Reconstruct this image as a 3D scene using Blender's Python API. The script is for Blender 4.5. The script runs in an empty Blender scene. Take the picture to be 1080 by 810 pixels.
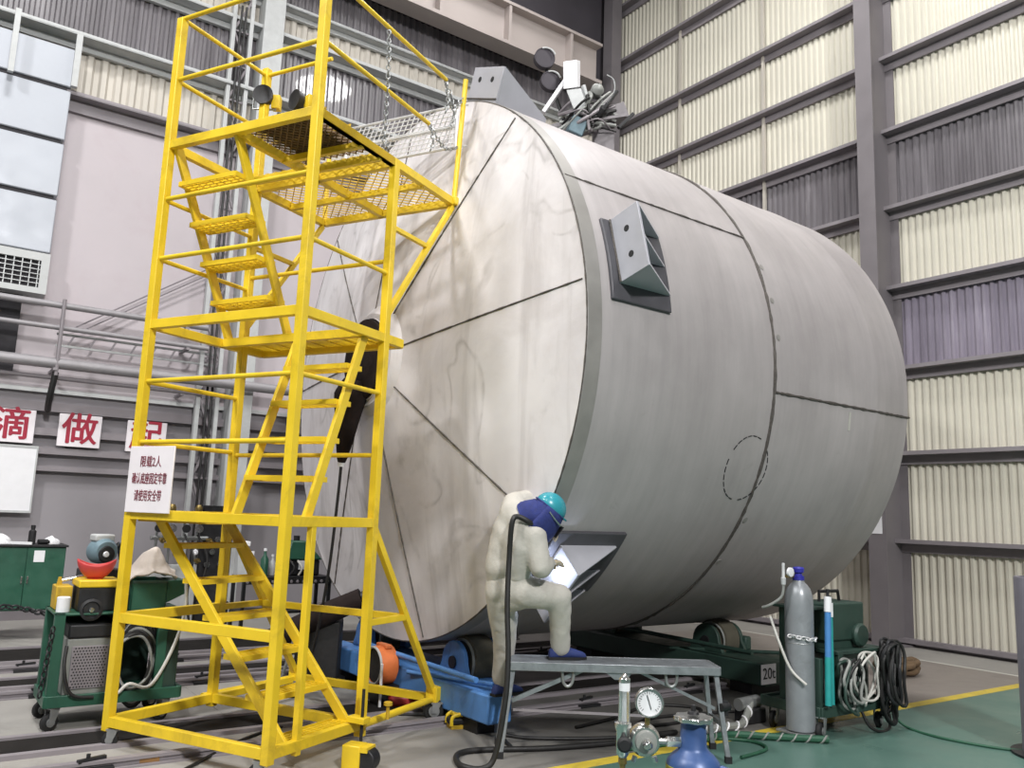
import bpy, bmesh, math, random
import numpy as np
from mathutils import Vector, Matrix, Euler
random.seed(7)
PI = math.pi
scene = bpy.context.scene
COL = scene.collection
def rad(a): return math.radians(a)

# ------------------------------------------------------------------ camera
FPX, PITCH, ROLL, EYE = 882.9, rad(8.995), rad(2.1217), 1.6
cF = Vector((0, math.cos(PITCH), math.sin(PITCH)))
cU0 = Vector((0, -math.sin(PITCH), math.cos(PITCH)))
cR = math.cos(ROLL)*Vector((1, 0, 0)) + math.sin(ROLL)*cU0
cU = -math.sin(ROLL)*Vector((1, 0, 0)) + math.cos(ROLL)*cU0
cam = bpy.data.cameras.new('camera')
cam.sensor_width = 36; cam.lens = 36*FPX/1080; cam.clip_start = .05; cam.clip_end = 200
camo = bpy.data.objects.new('camera', cam); COL.objects.link(camo)
camo.matrix_world = Matrix(((cR.x, cU.x, -cF.x, 0), (cR.y, cU.y, -cF.y, 0), (cR.z, cU.z, -cF.z, EYE), (0, 0, 0, 1)))
scene.camera = camo
def at(x, y, Y):
    """point seen at photo pixel (x,y) at forward distance Y"""
    d = cF*FPX + cR*(x-540) - cU*(y-405)
    return d*(Y/d.y) + Vector((0, 0, EYE))

# ------------------------------------------------------------------ helpers
def finish(o, smooth=38, bevel=0, seg=2):
    me = o.data
    bm = bmesh.new(); bm.from_mesh(me)
    bmesh.ops.recalc_face_normals(bm, faces=bm.faces)
    lim = rad(smooth)
    for f in bm.faces: f.smooth = True
    for e in bm.edges:
        if len(e.link_faces) == 2:
            e.smooth = e.calc_face_angle(0) < lim
    bm.to_mesh(me); bm.free()
    if bevel:
        b = o.modifiers.new('bevel', 'BEVEL'); b.width = bevel; b.segments = seg; b.limit_method = 'ANGLE'; b.angle_limit = rad(40)
        b.harden_normals = False
    return o

class MB:
    def __init__(s): s.bm = bmesh.new(); s.mi = 0
    def face(s, vs):
        try:
            f = s.bm.faces.new(vs); f.material_index = s.mi; return f
        except ValueError: return None
    def v(s, p): return s.bm.verts.new(Vector(p))
    def hull8(s, P):
        v = [s.v(p) for p in P]
        for q in ((0,3,2,1),(4,5,6,7),(0,1,5,4),(1,2,6,5),(2,3,7,6),(3,0,4,7)): s.face([v[i] for i in q])
        return s
    def box(s, x0, x1, y0, y1, z0, z1):
        return s.hull8([(x0,y0,z0),(x1,y0,z0),(x1,y1,z0),(x0,y1,z0),(x0,y0,z1),(x1,y0,z1),(x1,y1,z1),(x0,y1,z1)])
    def bar(s, p, q, w, h=None, up=(0,0,1)):
        """rectangular bar from p to q, w sideways, h along up"""
        h = h or w; p, q, up = Vector(p), Vector(q), Vector(up)
        d = (q-p).normalized()
        if abs(d.dot(up.normalized())) > .985: up = Vector((0,1,0)) if abs(d.y) < .9 else Vector((1,0,0))
        a = d.cross(up).normalized()*w/2; b = a.cross(d).normalized()*h/2
        return s.hull8([p-a-b, p+a-b, p+a+b, p-a+b, q-a-b, q+a-b, q+a+b, q-a+b])
    def tube(s, pts, r, n=8, caps=True, smooth=0, closed=False):
        pts = [Vector(p) for p in pts]
        rs = list(r) if isinstance(r, (list, tuple)) else [r]*len(pts)
        if smooth: pts, rs = spline(pts, rs, smooth, closed)
        m = len(pts); T = []
        for i in range(m):
            if closed: t = pts[(i+1) % m]-pts[i-1]
            else: t = pts[min(i+1, m-1)]-pts[max(i-1, 0)]
            T.append(t.normalized() if t.length > 1e-9 else Vector((0,0,1)))
        a = T[0].orthogonal().normalized(); rings = []
        for i in range(m):
            a = (a - T[i]*a.dot(T[i]))
            a = a.normalized() if a.length > 1e-6 else T[i].orthogonal().normalized()
            b = T[i].cross(a)
            rings.append([s.v(pts[i] + (a*math.cos(2*PI*k/n)+b*math.sin(2*PI*k/n))*rs[i]) for k in range(n)])
        for i in range(m if closed else m-1):
            A, B = rings[i], rings[(i+1) % m]
            for k in range(n): s.face([A[k], A[(k+1) % n], B[(k+1) % n], B[k]])
        if caps and not closed:
            s.face(rings[0][::-1]); s.face(rings[-1])
        return s
    def cyl(s, p, q, r, n=16, r2=None): return s.tube([p, q], [r, r if r2 is None else r2], n)
    def lathe(s, c, axis, prof, n=24, caps=True):
        """prof: list of (distance along axis, radius)"""
        c, ax = Vector(c), Vector(axis).normalized(); a = ax.orthogonal().normalized(); b = ax.cross(a); rings = []
        for d, r in prof:
            if r < 1e-5: rings.append([s.v(c+ax*d)])
            else: rings.append([s.v(c+ax*d+(a*math.cos(2*PI*k/n)+b*math.sin(2*PI*k/n))*r) for k in range(n)])
        for A, B in zip(rings[:-1], rings[1:]):
            for k in range(n):
                if len(A) == 1 and len(B) == 1: continue
                if len(A) == 1: s.face([A[0], B[(k+1) % n], B[k]])
                elif len(B) == 1: s.face([A[k], A[(k+1) % n], B[0]])
                else: s.face([A[k], A[(k+1) % n], B[(k+1) % n], B[k]])
        if caps:
            if len(rings[0]) > 1: s.face(rings[0][::-1])
            if len(rings[-1]) > 1: s.face(rings[-1])
        return s
    def prism(s, poly, vec):
        """polygon of 3-D points extruded by vec"""
        vec = Vector(vec); A = [s.v(p) for p in poly]; B = [s.v(Vector(p)+vec) for p in poly]; n = len(A)
        s.face(A[::-1]); s.face(B)
        for k in range(n): s.face([A[k], A[(k+1) % n], B[(k+1) % n], B[k]])
        return s
    def grid(s, fn, nu, nv):
        V = [[s.v(fn(i/nu, j/nv)) for j in range(nv+1)] for i in range(nu+1)]
        for i in range(nu):
            for j in range(nv): s.face([V[i][j], V[i+1][j], V[i+1][j+1], V[i][j+1]])
        return s
    def torus(s, c, axis, R, r, n=20, m=8, sc=(1,1)):
        c, ax = Vector(c), Vector(axis).normalized(); a = ax.orthogonal().normalized(); b = ax.cross(a)
        return s.tube([c+a*math.cos(2*PI*k/n)*R*sc[0]+b*math.sin(2*PI*k/n)*R*sc[1] for k in range(n)], r, m, closed=True)
    def chain(s, pts, L=.045, r=.0045):
        pts = [Vector(p) for p in pts]; acc = 0; out = []
        P, _ = spline(pts, [0]*len(pts), 12)
        last = P[0]; walk = [P[0]]
        for q in P[1:]:
            while (q-walk[-1]).length >= L*.72: walk.append(walk[-1]+(q-walk[-1]).normalized()*L*.72)
        for i in range(len(walk)-1):
            d = (walk[i+1]-walk[i]).normalized(); c = (walk[i]+walk[i+1])/2
            a = d.orthogonal().normalized()
            if i % 2: a = d.cross(a)
            h = L/2-r; w = L*.3
            loop = [c+d*h*math.cos(t)*1.0+a*w*math.sin(t) for t in [2*PI*k/10 for k in range(10)]]
            s.tube(loop, r, 5, closed=True)
        return s
    def build(s, name, m, parent=None, smooth=38, bevel=0, seg=2):
        me = bpy.data.meshes.new(name); s.bm.to_mesh(me); s.bm.free()
        for mm in (m if isinstance(m, (list, tuple)) else [m]): me.materials.append(mm)
        o = bpy.data.objects.new(name, me); COL.objects.link(o)
        if parent: o.parent = parent
        return finish(o, smooth, bevel, seg)

def spline(pts, rs, k, closed=False):
    n = len(pts); P = []; Q = []
    rng = range(n if closed else n-1)
    for i in rng:
        g = (lambda j: pts[j % n]) if closed else (lambda j: pts[max(0, min(n-1, j))])
        p0, p1, p2, p3 = g(i-1), g(i), g(i+1), g(i+2)
        for t in [j/k for j in range(k)]:
            P.append(.5*((2*p1)+(p2-p0)*t+(2*p0-5*p1+4*p2-p3)*t*t+(3*p1-p0-3*p2+p3)*t**3))
            Q.append(rs[i]*(1-t)+rs[(i+1) % n]*t)
    if not closed: P.append(pts[-1]); Q.append(rs[-1])
    return P, Q

def tag(o, label, cat, group=None, kind=None):
    o['label'] = label; o['category'] = cat
    if group: o['group'] = group
    if kind: o['kind'] = kind
    return o
def thing(name, label, cat, loc=(0,0,0), rz=0, group=None):
    o = bpy.data.objects.new(name, None); COL.objects.link(o); o.empty_display_size = .1
    o.location = loc; o.rotation_euler = (0, 0, rz)
    return tag(o, label, cat, group)
def struct(o, label=None, cat=None, rz=None):
    o['kind'] = 'structure'
    if label: o['label'] = label
    if cat: o['category'] = cat
    if rz is not None: o.rotation_euler = (0, 0, rz)
    return o
def lab(o, s): o['label'] = s; return o
def dup(root, loc, rz, label=None):
    r = root.copy(); COL.objects.link(r); r.location = loc; r.rotation_euler = (0, 0, rz)
    if label: r['label'] = label
    for ch in list(root.children):
        c = ch.copy(); COL.objects.link(c); c.parent = r
        for g in list(ch.children):
            d = g.copy(); COL.objects.link(d); d.parent = c
    return r
def text_mesh(name, body, size, m, parent, M, ext=.002, sx=1.0, width=None, bold=0):
    """flat lettering as a mesh; M places its XY plane"""
    c = bpy.data.curves.new(name, 'FONT'); c.body = body; c.size = size; c.extrude = ext; c.align_x = 'CENTER'; c.align_y = 'CENTER'
    t = bpy.data.objects.new(name, c); COL.objects.link(t)
    dg = bpy.context.evaluated_depsgraph_get()
    me = bpy.data.meshes.new_from_object(t.evaluated_get(dg))
    bpy.data.objects.remove(t)
    if width:
        xs = [v.co.x for v in me.vertices]; sx = width/(max(xs)-min(xs))
    if bold:      # heavier strokes: the glyph laid down a few times side by side
        b2 = bmesh.new()
        for dx, dy in ((-bold, 0), (bold, 0), (0, -bold*.7), (0, bold*.7)):
            m2 = me.copy(); m2.transform(Matrix.Translation((dx, dy, dx*.02+dy*.03))); b2.from_mesh(m2); bpy.data.meshes.remove(m2)
        b2.to_mesh(me); b2.free()
    me.transform(M @ Matrix.Diagonal((sx, 1, 1, 1)))
    me.materials.clear(); me.materials.append(m); me.name = name
    o = bpy.data.objects.new(name, me); COL.objects.link(o); o.parent = parent
    return o

# ------------------------------------------------------------------ materials
def srgb(r, g, b):
    f = lambda c: (c/255/12.92) if c/255 <= .04045 else ((c/255+.055)/1.055)**2.4
    return (f(r), f(g), f(b), 1)
class NT:
    def __init__(s, name):
        s.m = bpy.data.materials.new(name); s.m.use_nodes = True; s.t = s.m.node_tree
        s.b = s.t.nodes['Principled BSDF']
    def n(s, typ, **kw):
        x = s.t.nodes.new(typ)
        for k, v in kw.items():
            if k in x.inputs: x.inputs[k].default_value = v
            else: setattr(x, k, v)
        return x
    def l(s, a, b): s.t.links.new(a, b)
    def coords(s, scale=(1,1,1)):
        tc = s.n('ShaderNodeTexCoord'); mp = s.n('ShaderNodeMapping'); mp.inputs['Scale'].default_value = scale
        s.l(tc.outputs['Object'], mp.inputs['Vector']); return mp.outputs['Vector']
    def noise(s, scale=5, detail=4, rough=.55, vec=None, dist=0):
        x = s.n('ShaderNodeTexNoise'); x.inputs['Scale'].default_value = scale; x.inputs['Detail'].default_value = detail
        x.inputs['Roughness'].default_value = rough; x.inputs['Distortion'].default_value = dist
        if vec: s.l(vec, x.inputs['Vector'])
        return x.outputs['Fac']
    def ramp(s, fac, stops, const=False):
        r = s.n('ShaderNodeValToRGB'); e = r.color_ramp.elements
        while len(e) < len(stops): e.new(.5)
        for i, (p, c) in enumerate(stops): e[i].position = p; e[i].color = c if len(c) == 4 else (*c, 1)
        if const: r.color_ramp.interpolation = 'CONSTANT'
        s.l(fac, r.inputs['Fac']); return r.outputs['Color']
    def mix(s, fac, a, b, mode='MIX'):
        x = s.n('ShaderNodeMix'); x.data_type = 'RGBA'; x.blend_type = mode
        for inp, val in ((x.inputs[0], fac), (x.inputs[6], a), (x.inputs[7], b)):
            if hasattr(val, 'is_output'): s.l(val, inp)
            else: inp.default_value = val
        return x.outputs[2]
    def bump(s, h, strength=.2, dist=.01):
        x = s.n('ShaderNodeBump'); x.inputs['Strength'].default_value = strength; x.inputs['Distance'].default_value = dist
        s.l(h, x.inputs['Height']); s.l(x.outputs['Normal'], s.b.inputs['Normal'])
def mat(name, col, rough=.55, metal=0, var=.12, scale=6, dirt=None, dirt_amt=.5, bump=0, bscale=60, stretch=(1,1,1), coat=0, trans=0, spec=.5):
    t = NT(name); vec = t.coords(stretch)
    c = srgb(*col); lo = tuple(x*(1-var) for x in c[:3])+(1,); hi = tuple(min(1, x*(1+var)) for x in c[:3])+(1,)
    out = t.ramp(t.noise(scale, 5, .6, vec), [(.3, lo), (.7, hi)])
    if dirt:
        f = t.ramp(t.noise(scale*.7, 8, .7, vec, .6), [(.52, (0,0,0)), (.72, (dirt_amt,)*3)])
        out = t.mix(f, out, srgb(*dirt))
    t.l(out, t.b.inputs['Base Color'])
    rr = t.ramp(t.noise(scale*2, 3, .5, vec), [(.3, (max(0, rough-.08),)*3), (.7, (min(1, rough+.08),)*3)])
    t.l(rr, t.b.inputs['Roughness']); t.b.inputs['Metallic'].default_value = metal
    if coat: t.b.inputs['Coat Weight'].default_value = coat
    t.b.inputs['Specular IOR Level'].default_value = spec
    if trans: t.b.inputs['Transmission Weight'].default_value = trans
    if bump: t.bump(t.noise(bscale, 4, .6, vec), bump, .01)
    return t.m

M = {}
def mk(key, *a, **k): M[key] = mat(key, *a, **k)
mk('yellow paint', (228, 194, 40), .42, var=.10, scale=3, dirt=(120, 92, 40), dirt_amt=.45)
mk('worn yellow', (196, 160, 40), .6, var=.18, scale=8, dirt=(105, 80, 45), dirt_amt=.8)
mk('rust mesh', (112, 88, 62), .7, var=.3, scale=20, dirt=(52, 40, 34))
mk('galvanised', (150, 152, 152), .42, .55, .15, 12)
mk('white wire', (205, 205, 206), .4, .2, .08, 10)
mk('aluminium', (150, 154, 158), .38, .6, .15, 14, dirt=(90, 90, 90), dirt_amt=.4)
mk('chrome', (200, 200, 198), .22, .95, .06, 20)
mk('brass', (150, 130, 80), .35, .8, .15, 20)
mk('dark steel', (46, 46, 48), .5, .4, .25, 12)
mk('black rubber', (26, 26, 27), .7, 0, .2, 20)
mk('black cloth', (40, 33, 32), .9, 0, .2, 18, bump=.4, bscale=40, spec=.15)
mk('cable black', (30, 29, 29), .55, 0, .2, 20)
mk('cable white', (198, 196, 190), .5, 0, .1, 20)
mk('cable green', (38, 84, 62), .55, 0, .2, 20)
mk('machine green', (40, 86, 68), .42, .0, .12, 4, dirt=(25, 45, 38), dirt_amt=.4)
mk('dark green', (44, 66, 58), .5, 0, .18, 5, dirt=(28, 34, 32), dirt_amt=.6)
mk('roller blue', (84, 134, 196), .48, 0, .12, 5, dirt=(48, 62, 84), dirt_amt=.5)
mk('tyre', (84, 80, 68), .8, 0, .15, 14)
mk('orange paint', (214, 116, 62), .45, 0, .12, 6, dirt=(110, 60, 40))
mk('machine grey', (140, 142, 138), .5, .1, .1, 8)
mk('light grey', (182, 184, 184), .5, 0, .08, 8)
mk('white paper', (232, 232, 235), .7, 0, .03, 6)
mk('sign white', (234, 228, 232), .45, 0, .04, 4)
mk('ink maroon', (120, 40, 58), .6, 0, .1, 30)
mk('ink red', (160, 30, 56), .6, 0, .1, 30)
mk('ink black', (28, 28, 30), .6, 0, .1, 30)
mk('helmet teal', (52, 146, 160), .28, 0, .05, 5)
mk('hood blue', (42, 52, 112), .85, 0, .18, 25, bump=.4, bscale=50)
mk('shoe blue', (44, 58, 112), .8, 0, .16, 22, bump=.3)
mk('coverall', (188, 184, 176), .9, 0, .06, 7, dirt=(160, 154, 144), dirt_amt=.5, bump=.3, bscale=48)
mk('skin', (196, 150, 122), .6, 0, .06, 12)
mk('glove', (186, 172, 148), .9, 0, .12, 18, bump=.3)
mk('cylinder grey', (142, 146, 150), .4, .25, .08, 6, dirt=(105, 106, 108), dirt_amt=.5)
mk('cylinder blue', (56, 82, 130), .4, .1, .12, 10, dirt=(26, 40, 84), dirt_amt=.5)
mk('cylinder yellow', (150, 146, 44), .5, 0, .15, 12, dirt=(70, 84, 50), dirt_amt=.6)
mk('valve blue', (48, 48, 150), .4, 0, .1, 10)
mk('sleeve teal', (36, 150, 148), .55, 0, .1, 10)
mk('sleeve blue', (70, 130, 190), .55, 0, .1, 10)
mk('hat red', (196, 66, 66), .45, 0, .08, 8)
mk('blue grey', (110, 132, 142), .5, .1, .15, 14)
mk('rag', (196, 186, 178), .95, 0, .1, 12, bump=.3)
mk('wood', (150, 112, 66), .75, 0, .2, 9, stretch=(1, 8, 8))
mk('rope', (104, 84, 62), .9, 0, .25, 22, bump=.5)
mk('red paint', (176, 58, 58), .5, 0, .12, 8)
mk('bracket steel', (174, 174, 181), .45, .1, .06, 5)
mk('bracket dark', (78, 77, 82), .5, .1, .14, 8)
mk('end band', (150, 147, 143), .55, .3, .1, 5)
mk('weld bead', (92, 87, 83), .5, .4, .3, 40, bump=.6, bscale=200)
mk('pipe grey', (148, 145, 148), .5, .2, .1, 6)
mk('girt', (138, 132, 136), .55, .1, .08, 3)
mk('column grey', (120, 115, 118), .5, .05, .06, 3)
mk('duct white', (170, 174, 182), .45, .1, .05, 2)
mk('dark gap', (44, 42, 46), .8, 0, .2, 5)
mk('plaster', (186, 178, 182), .85, 0, .05, .9, dirt=(176, 160, 166), dirt_amt=.45)
mk('lower wall', (146, 142, 146), .8, 0, .06, 1.2)
mk('girder', (176, 166, 162), .6, .05, .05, 1.5)
mk('roof dark', (70, 66, 72), .8, 0, .15, 2)
mk('cream sheet', (208, 204, 190), .5, .05, .05, .8)
mk('cream sheet grey', (192, 186, 176), .5, .05, .05, .8)
mk('concrete', (150, 147, 142), .62, 0, .10, 1.4, dirt=(104, 101, 98), dirt_amt=.65, bump=.05)
mk('concrete brown', (136, 128, 122), .5, 0, .08, 1.6, dirt=(110, 104, 100), dirt_amt=.5)
mk('green floor', (84, 114, 105), .34, 0, .07, 1.0, dirt=(64, 104, 94), dirt_amt=.5)
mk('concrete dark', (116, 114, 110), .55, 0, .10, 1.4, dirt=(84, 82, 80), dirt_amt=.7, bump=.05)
mk('track black', (40, 38, 37), .85, 0, .2, 4, spec=.08)
mk('bollard', (118, 115, 124), .5, .1, .08, 5)
mk('line yellow', (206, 182, 66), .5, 0, .1, 5, dirt=(150, 130, 70), dirt_amt=.6)
mk('line white', (190, 188, 180), .5, 0, .1, 5)
mk('glass clear', (225, 230, 230), .08, 0, .02, 5, trans=.85)

def shaded_stained_concrete():  # dark tone: floor stains plus the tank's shade painted into the colour
    t = NT('shaded stained concrete'); vec = t.coords()
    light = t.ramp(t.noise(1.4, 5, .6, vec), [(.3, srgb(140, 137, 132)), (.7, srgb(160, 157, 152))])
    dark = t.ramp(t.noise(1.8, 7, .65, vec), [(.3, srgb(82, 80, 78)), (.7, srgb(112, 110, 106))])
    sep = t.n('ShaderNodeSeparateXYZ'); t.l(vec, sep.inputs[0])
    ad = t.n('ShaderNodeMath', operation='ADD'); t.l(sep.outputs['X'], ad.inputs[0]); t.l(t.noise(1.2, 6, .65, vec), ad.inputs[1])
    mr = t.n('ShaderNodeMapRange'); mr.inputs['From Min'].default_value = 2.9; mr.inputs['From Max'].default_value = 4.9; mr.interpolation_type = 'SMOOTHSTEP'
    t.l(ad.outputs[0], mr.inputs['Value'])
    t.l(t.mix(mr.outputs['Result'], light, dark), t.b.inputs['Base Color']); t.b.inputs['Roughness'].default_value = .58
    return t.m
M['concrete dark'] = shaded_stained_concrete()
def translucent():
    t = NT('translucent sheet'); vec = t.coords((1, 1, .12))
    c = t.ramp(t.noise(3.2, 6, .65, vec), [(.25, srgb(112, 106, 118)), (.6, srgb(146, 139, 153)), (.85, srgb(188, 182, 194))])
    t.l(c, t.b.inputs['Base Color']); t.b.inputs['Roughness'].default_value = .32; t.b.inputs['Coat Weight'].default_value = .3
    return t.m
M['translucent'] = translucent()
def translucent2():
    t = NT('old translucent sheet'); vec = t.coords((1, 1, .12))
    c = t.ramp(t.noise(3.2, 6, .65, vec), [(.25, srgb(84, 80, 84)), (.6, srgb(122, 118, 122)), (.85, srgb(178, 174, 176))])
    t.l(c, t.b.inputs['Base Color']); t.b.inputs['Roughness'].default_value = .32; t.b.inputs['Coat Weight'].default_value = .3
    return t.m
M['translucent grey'] = translucent2()

def steel_shell():
    t = NT('steel shell'); vec = t.coords((1, 1, 1))
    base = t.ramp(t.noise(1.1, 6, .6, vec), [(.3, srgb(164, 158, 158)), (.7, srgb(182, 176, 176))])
    v2 = t.coords((5, .5, .5))
    streak = t.ramp(t.noise(2.2, 6, .65, v2), [(.35, (.88,)*3), (.7, (1,)*3)])
    c = t.mix(1.0, base, streak, 'MULTIPLY')
    spot = t.ramp(t.noise(3.0, 9, .75, vec, 1.2), [(.63, (0,0,0)), (.78, (.45,)*3)])
    c = t.mix(spot, c, srgb(120, 114, 108))
    t.l(c, t.b.inputs['Base Color'])
    t.b.inputs['Metallic'].default_value = .12
    rr = t.ramp(t.noise(4, 5, .6, vec), [(.3, (.42,)*3), (.7, (.56,)*3)]); t.l(rr, t.b.inputs['Roughness'])
    t.bump(t.noise(1.5, 3, .5, vec), .12, .03)
    return t.m
M['steel shell'] = steel_shell()
def steel_head():
    t = NT('steel head'); vec = t.coords((1, 1, 1))
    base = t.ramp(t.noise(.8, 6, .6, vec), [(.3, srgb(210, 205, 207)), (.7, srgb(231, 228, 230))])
    blot = t.ramp(t.noise(1.1, 9, .7, vec, .5), [(.46, (0,0,0)), (.74, (.5,)*3)])
    c = t.mix(blot, base, srgb(180, 173, 171))
    v2 = t.coords((1, 2.2, .28))
    w = t.ramp(t.noise(1.6, 5, .6, v2, .5), [(.50, (0,0,0)), (.68, (.4,)*3)])
    c = t.mix(w, c, srgb(156, 150, 149))
    v3 = t.coords((1, 1.1, 1.0))
    w2 = t.ramp(t.noise(.9, 2, .5, v3, 1.2), [(.47, (0,0,0)), (.50, (.38,)*3), (.53, (0,0,0))])
    w3 = t.ramp(t.noise(2.5, 4, .6, vec), [(.45, (0,0,0)), (.6, (1,)*3)])
    c = t.mix(t.mix(1.0, w2, w3, 'MULTIPLY'), c, srgb(128, 122, 118))
    t.l(c, t.b.inputs['Base Color']); t.b.inputs['Metallic'].default_value = .15
    rr = t.ramp(t.noise(4, 5, .6, vec), [(.3, (.5,)*3), (.7, (.62,)*3)]); t.l(rr, t.b.inputs['Roughness'])
    t.bump(t.noise(1.2, 3, .5, vec), .1, .03)
    return t.m
M['steel head'] = steel_head()
WORLD = .10
ARC = 3.2
LAMPS = [(-8, 0, 12.5, 1200, 1.5), (-3, -3, 12.5, 300, 1.5), (-4, 6, 13.2, 480, 1.5), (3.4, 3, 13, 200, 1.5), (3.5, 9, 13.2, 380, 1.5), (0, 13, 13.6, 110, 1.5), (5, -8, 11, 1900, 1.5, (1, .99, .978), (1.5, 8, 3))]
# ================================================================== SETTING
WR = rad(35.27)          # the hall's walls: local x runs along the back wall, local y away from us along the right wall
wu = Vector((math.cos(WR), math.sin(WR), 0)); wv = Vector((-math.sin(WR), math.cos(WR), 0))
def W(u, v, z=0): return wu*u + wv*v + Vector((0, 0, z))
KU, KV, TOP = 11.87, 13.13, 14.6

# floor: concrete with the painted walkway, its yellow edge and the white line
m = MB()
m.mi = 0; m.box(-14, KU+.3, -4, KV+.3, -.2, 0)
def flat(mi, pts, z):
    m.mi = mi; m.prism([(p[0], p[1], z-.004) for p in pts], (0, 0, .004))
flat(1, [(-14, -4), (KU, -4), (KU, 4.38), (-14, 4.38)], .002)
flat(2, [(-14, 4.38), (KU-.55, 4.38), (KU-.55, 4.50), (-14, 4.50)], .003)
flat(3, [(7.6, 4.50), (10.60, 4.50), (10.60, 9), (7.6, 9)], .002)
flat(5, [(2.2, 4.50), (7.6, 4.50), (7.6, 8.0), (2.2, 8.0)], .002)  # zone under and beside the tank, its shade put into the floor colour
flat(4, [(10.60, 4.50), (10.67, 4.50), (10.67, 12), (10.60, 12)], .003)
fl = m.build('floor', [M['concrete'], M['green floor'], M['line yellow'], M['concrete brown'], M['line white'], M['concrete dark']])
struct(fl, rz=WR)

def corr(mb, o, d, n, length, z0, z1, period=.112, amp=.03):
    """corrugated sheet: o start, d along, n outward"""
    o, d, n = Vector(o), Vector(d), Vector(n)
    prof = []; k = 0; x = 0
    while x < length:
        for fx, a in ((0, 0), (.33, 0), (.5, 1), (.83, 1)):
            if x+fx*period <= length: prof.append((x+fx*period, a*amp))
        x += period
    A = [mb.v(o+d*x+n*a+Vector((0,0,z0))) for x, a in prof]; B = [mb.v(o+d*x+n*a+Vector((0,0,z1))) for x, a in prof]
    for i in range(len(A)-1): mb.face([A[i], A[i+1], B[i+1], B[i]])

# right wall: slab + cream corrugated sheets (with two strips of old translucent sheet)
G = [.06, 1.44, 2.70, 3.96, 5.20, 6.46, 7.71, 8.93, 10.12, 11.62, 12.95]
Y0, Y1 = 0.0, KV
m = MB(); m.mi = 1; m.box(KU+.08, KU+.28, Y0, Y1+.3, 0, TOP); m.mi = 0
def rsheet(z0, z1, mb): corr(mb, (KU, Y0, 0), (0, 1, 0), (-1, 0, 0), Y1-Y0, z0, z1)
for a, b in ((0, 1.44), (1.44, 2.70), (2.70, 3.96), (5.20, 6.46), (7.71, 8.93), (8.93, TOP)): rsheet(a, b, m)
struct(m.build('wall_right', [M['cream sheet'], M['dark gap']], smooth=20), rz=WR)
for i, (a, b) in enumerate(((3.96, 5.20), (6.46, 7.71))):
    m = MB(); rsheet(a, b, m); struct(m.build('window_%d' % (i+1), M['translucent' if i == 0 else 'translucent grey'], smooth=20), 'strip of purplish translucent corrugated sheet in right wall', rz=WR)
tn = 0
def trim(mb, mat_, **k):
    global tn; tn += 1
    return struct(mb.build('trim_%d' % tn, mat_, **k), rz=WR)
for g in G:
    m = MB()
    m.box(KU-.22, KU-.02, Y0, Y1-.05, g-.012, g+.012)              # flange
    m.box(KU-.07, KU-.035, Y0, Y1-.05, g-.14, g-.012)              # web
    m.box(KU-.225, KU-.212, Y0, Y1-.05, g-.012, g+.045)             # upstand lip
    trim(m, M['girt'])
for y in (11.13, 9.08):
    m = MB(); m.box(KU-.10, KU-.05, y-.025, y+.025, 5.0, TOP); trim(m, M['cream sheet grey'])
m = MB(); m.box(KU-.12, KU-.02, Y0, Y1, 0, .10); struct(m.build('baseboard_right', M['girt']), rz=WR)

# H-columns on the right wall
def hcolumn(y, label, d=.44, f=.27):
    t = thing('steel_column', label, 'column', W(KU-.2, y), WR)
    m = MB(); m.box(-d-.02, -d, -f/2, f/2, 0, TOP-.2); m.build('front_flange', M['column grey'], t)
    m = MB(); m.box(.15, .17, -f/2, f/2, 0, TOP-.2); m.build('rear_flange', M['column grey'], t)
    m = MB(); m.box(-d, .15, -.008, .008, 0, TOP-.2); m.build('web', M['column grey'], t)
    m = MB(); m.box(-d-.08, .18, -f/2-.06, f/2+.06, 0, .025); m.build('base_plate', M['column grey'], t)
    return t
col = hcolumn(6.77, 'tall grey steel H-column standing before the cream corrugated right wall')
t = tag(MB().box(-.004, 0, -.10, .10, 0, .30).build('notice_paper', M['white paper']), 'white paper notice stuck low on the grey steel column', 'notice')
t.location = W(KU-.2-.462, 6.79, 1.55); t.rotation_euler = (0, 0, WR)

# back wall, from the floor up: lower grey wall, plaster, sheet strips, crane girder
X0, X1 = -6.5, KU
m = MB()
m.mi = 0; m.box(X0, X1, KV+.06, KV+.3, 0, 3.10)
m.mi = 1; m.box(X0, X1, KV+.02, KV+.3, 3.10, 7.18)
m.mi = 2; m.box(X0, X1, KV+.12, KV+.3, 7.18, TOP)
m.mi = 3; corr(m, (X0, KV+.06, 0), (1, 0, 0), (0, -1, 0), X1-X0, 7.45, 8.2, .2, .04)
corr(m, (X0, KV+.06, 0), (1, 0, 0), (0, -1, 0), X1-X0, 9.45, 9.95, .2, .04)
struct(m.build('wall_back', [M['lower wall'], M['plaster'], M['roof dark'], M['cream sheet grey']], smooth=20), rz=WR)
for i, (a, b) in enumerate(((8.28, 9.35), (10.0, 10.85))):
    m = MB(); corr(m, (X0, KV+.06, 0), (1, 0, 0), (0, -1, 0), X1-X0, a, b, .13, .035)
    struct(m.build('window_%d' % (i+3), M['translucent grey'], smooth=20), rz=WR)
for z, d, h in ((7.36, .22, .18), (8.24, .30, .1), (9.40, .26, .1), (9.98, .2, .08)):
    m = MB(); m.box(X0, X1-.1, KV-d, KV+.02, z-.012, z+.012); m.box(X0, X1-.1, KV-.05, KV+.02, z-h-.012, z-.012)
    m.box(X0, X1-.1, KV-d, KV-d+.012, z-.012, z+.05)
    trim(m, M['girt'] if z < 8 else M['light grey'])
for z, h in ((2.86, .12), (2.52, .10), (2.26, .09), (2.02, .07)):
    m = MB(); m.box(X0, 5.36, KV-.06, KV+.06, z-h/2, z+h/2); trim(m, M['girt'])
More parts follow.
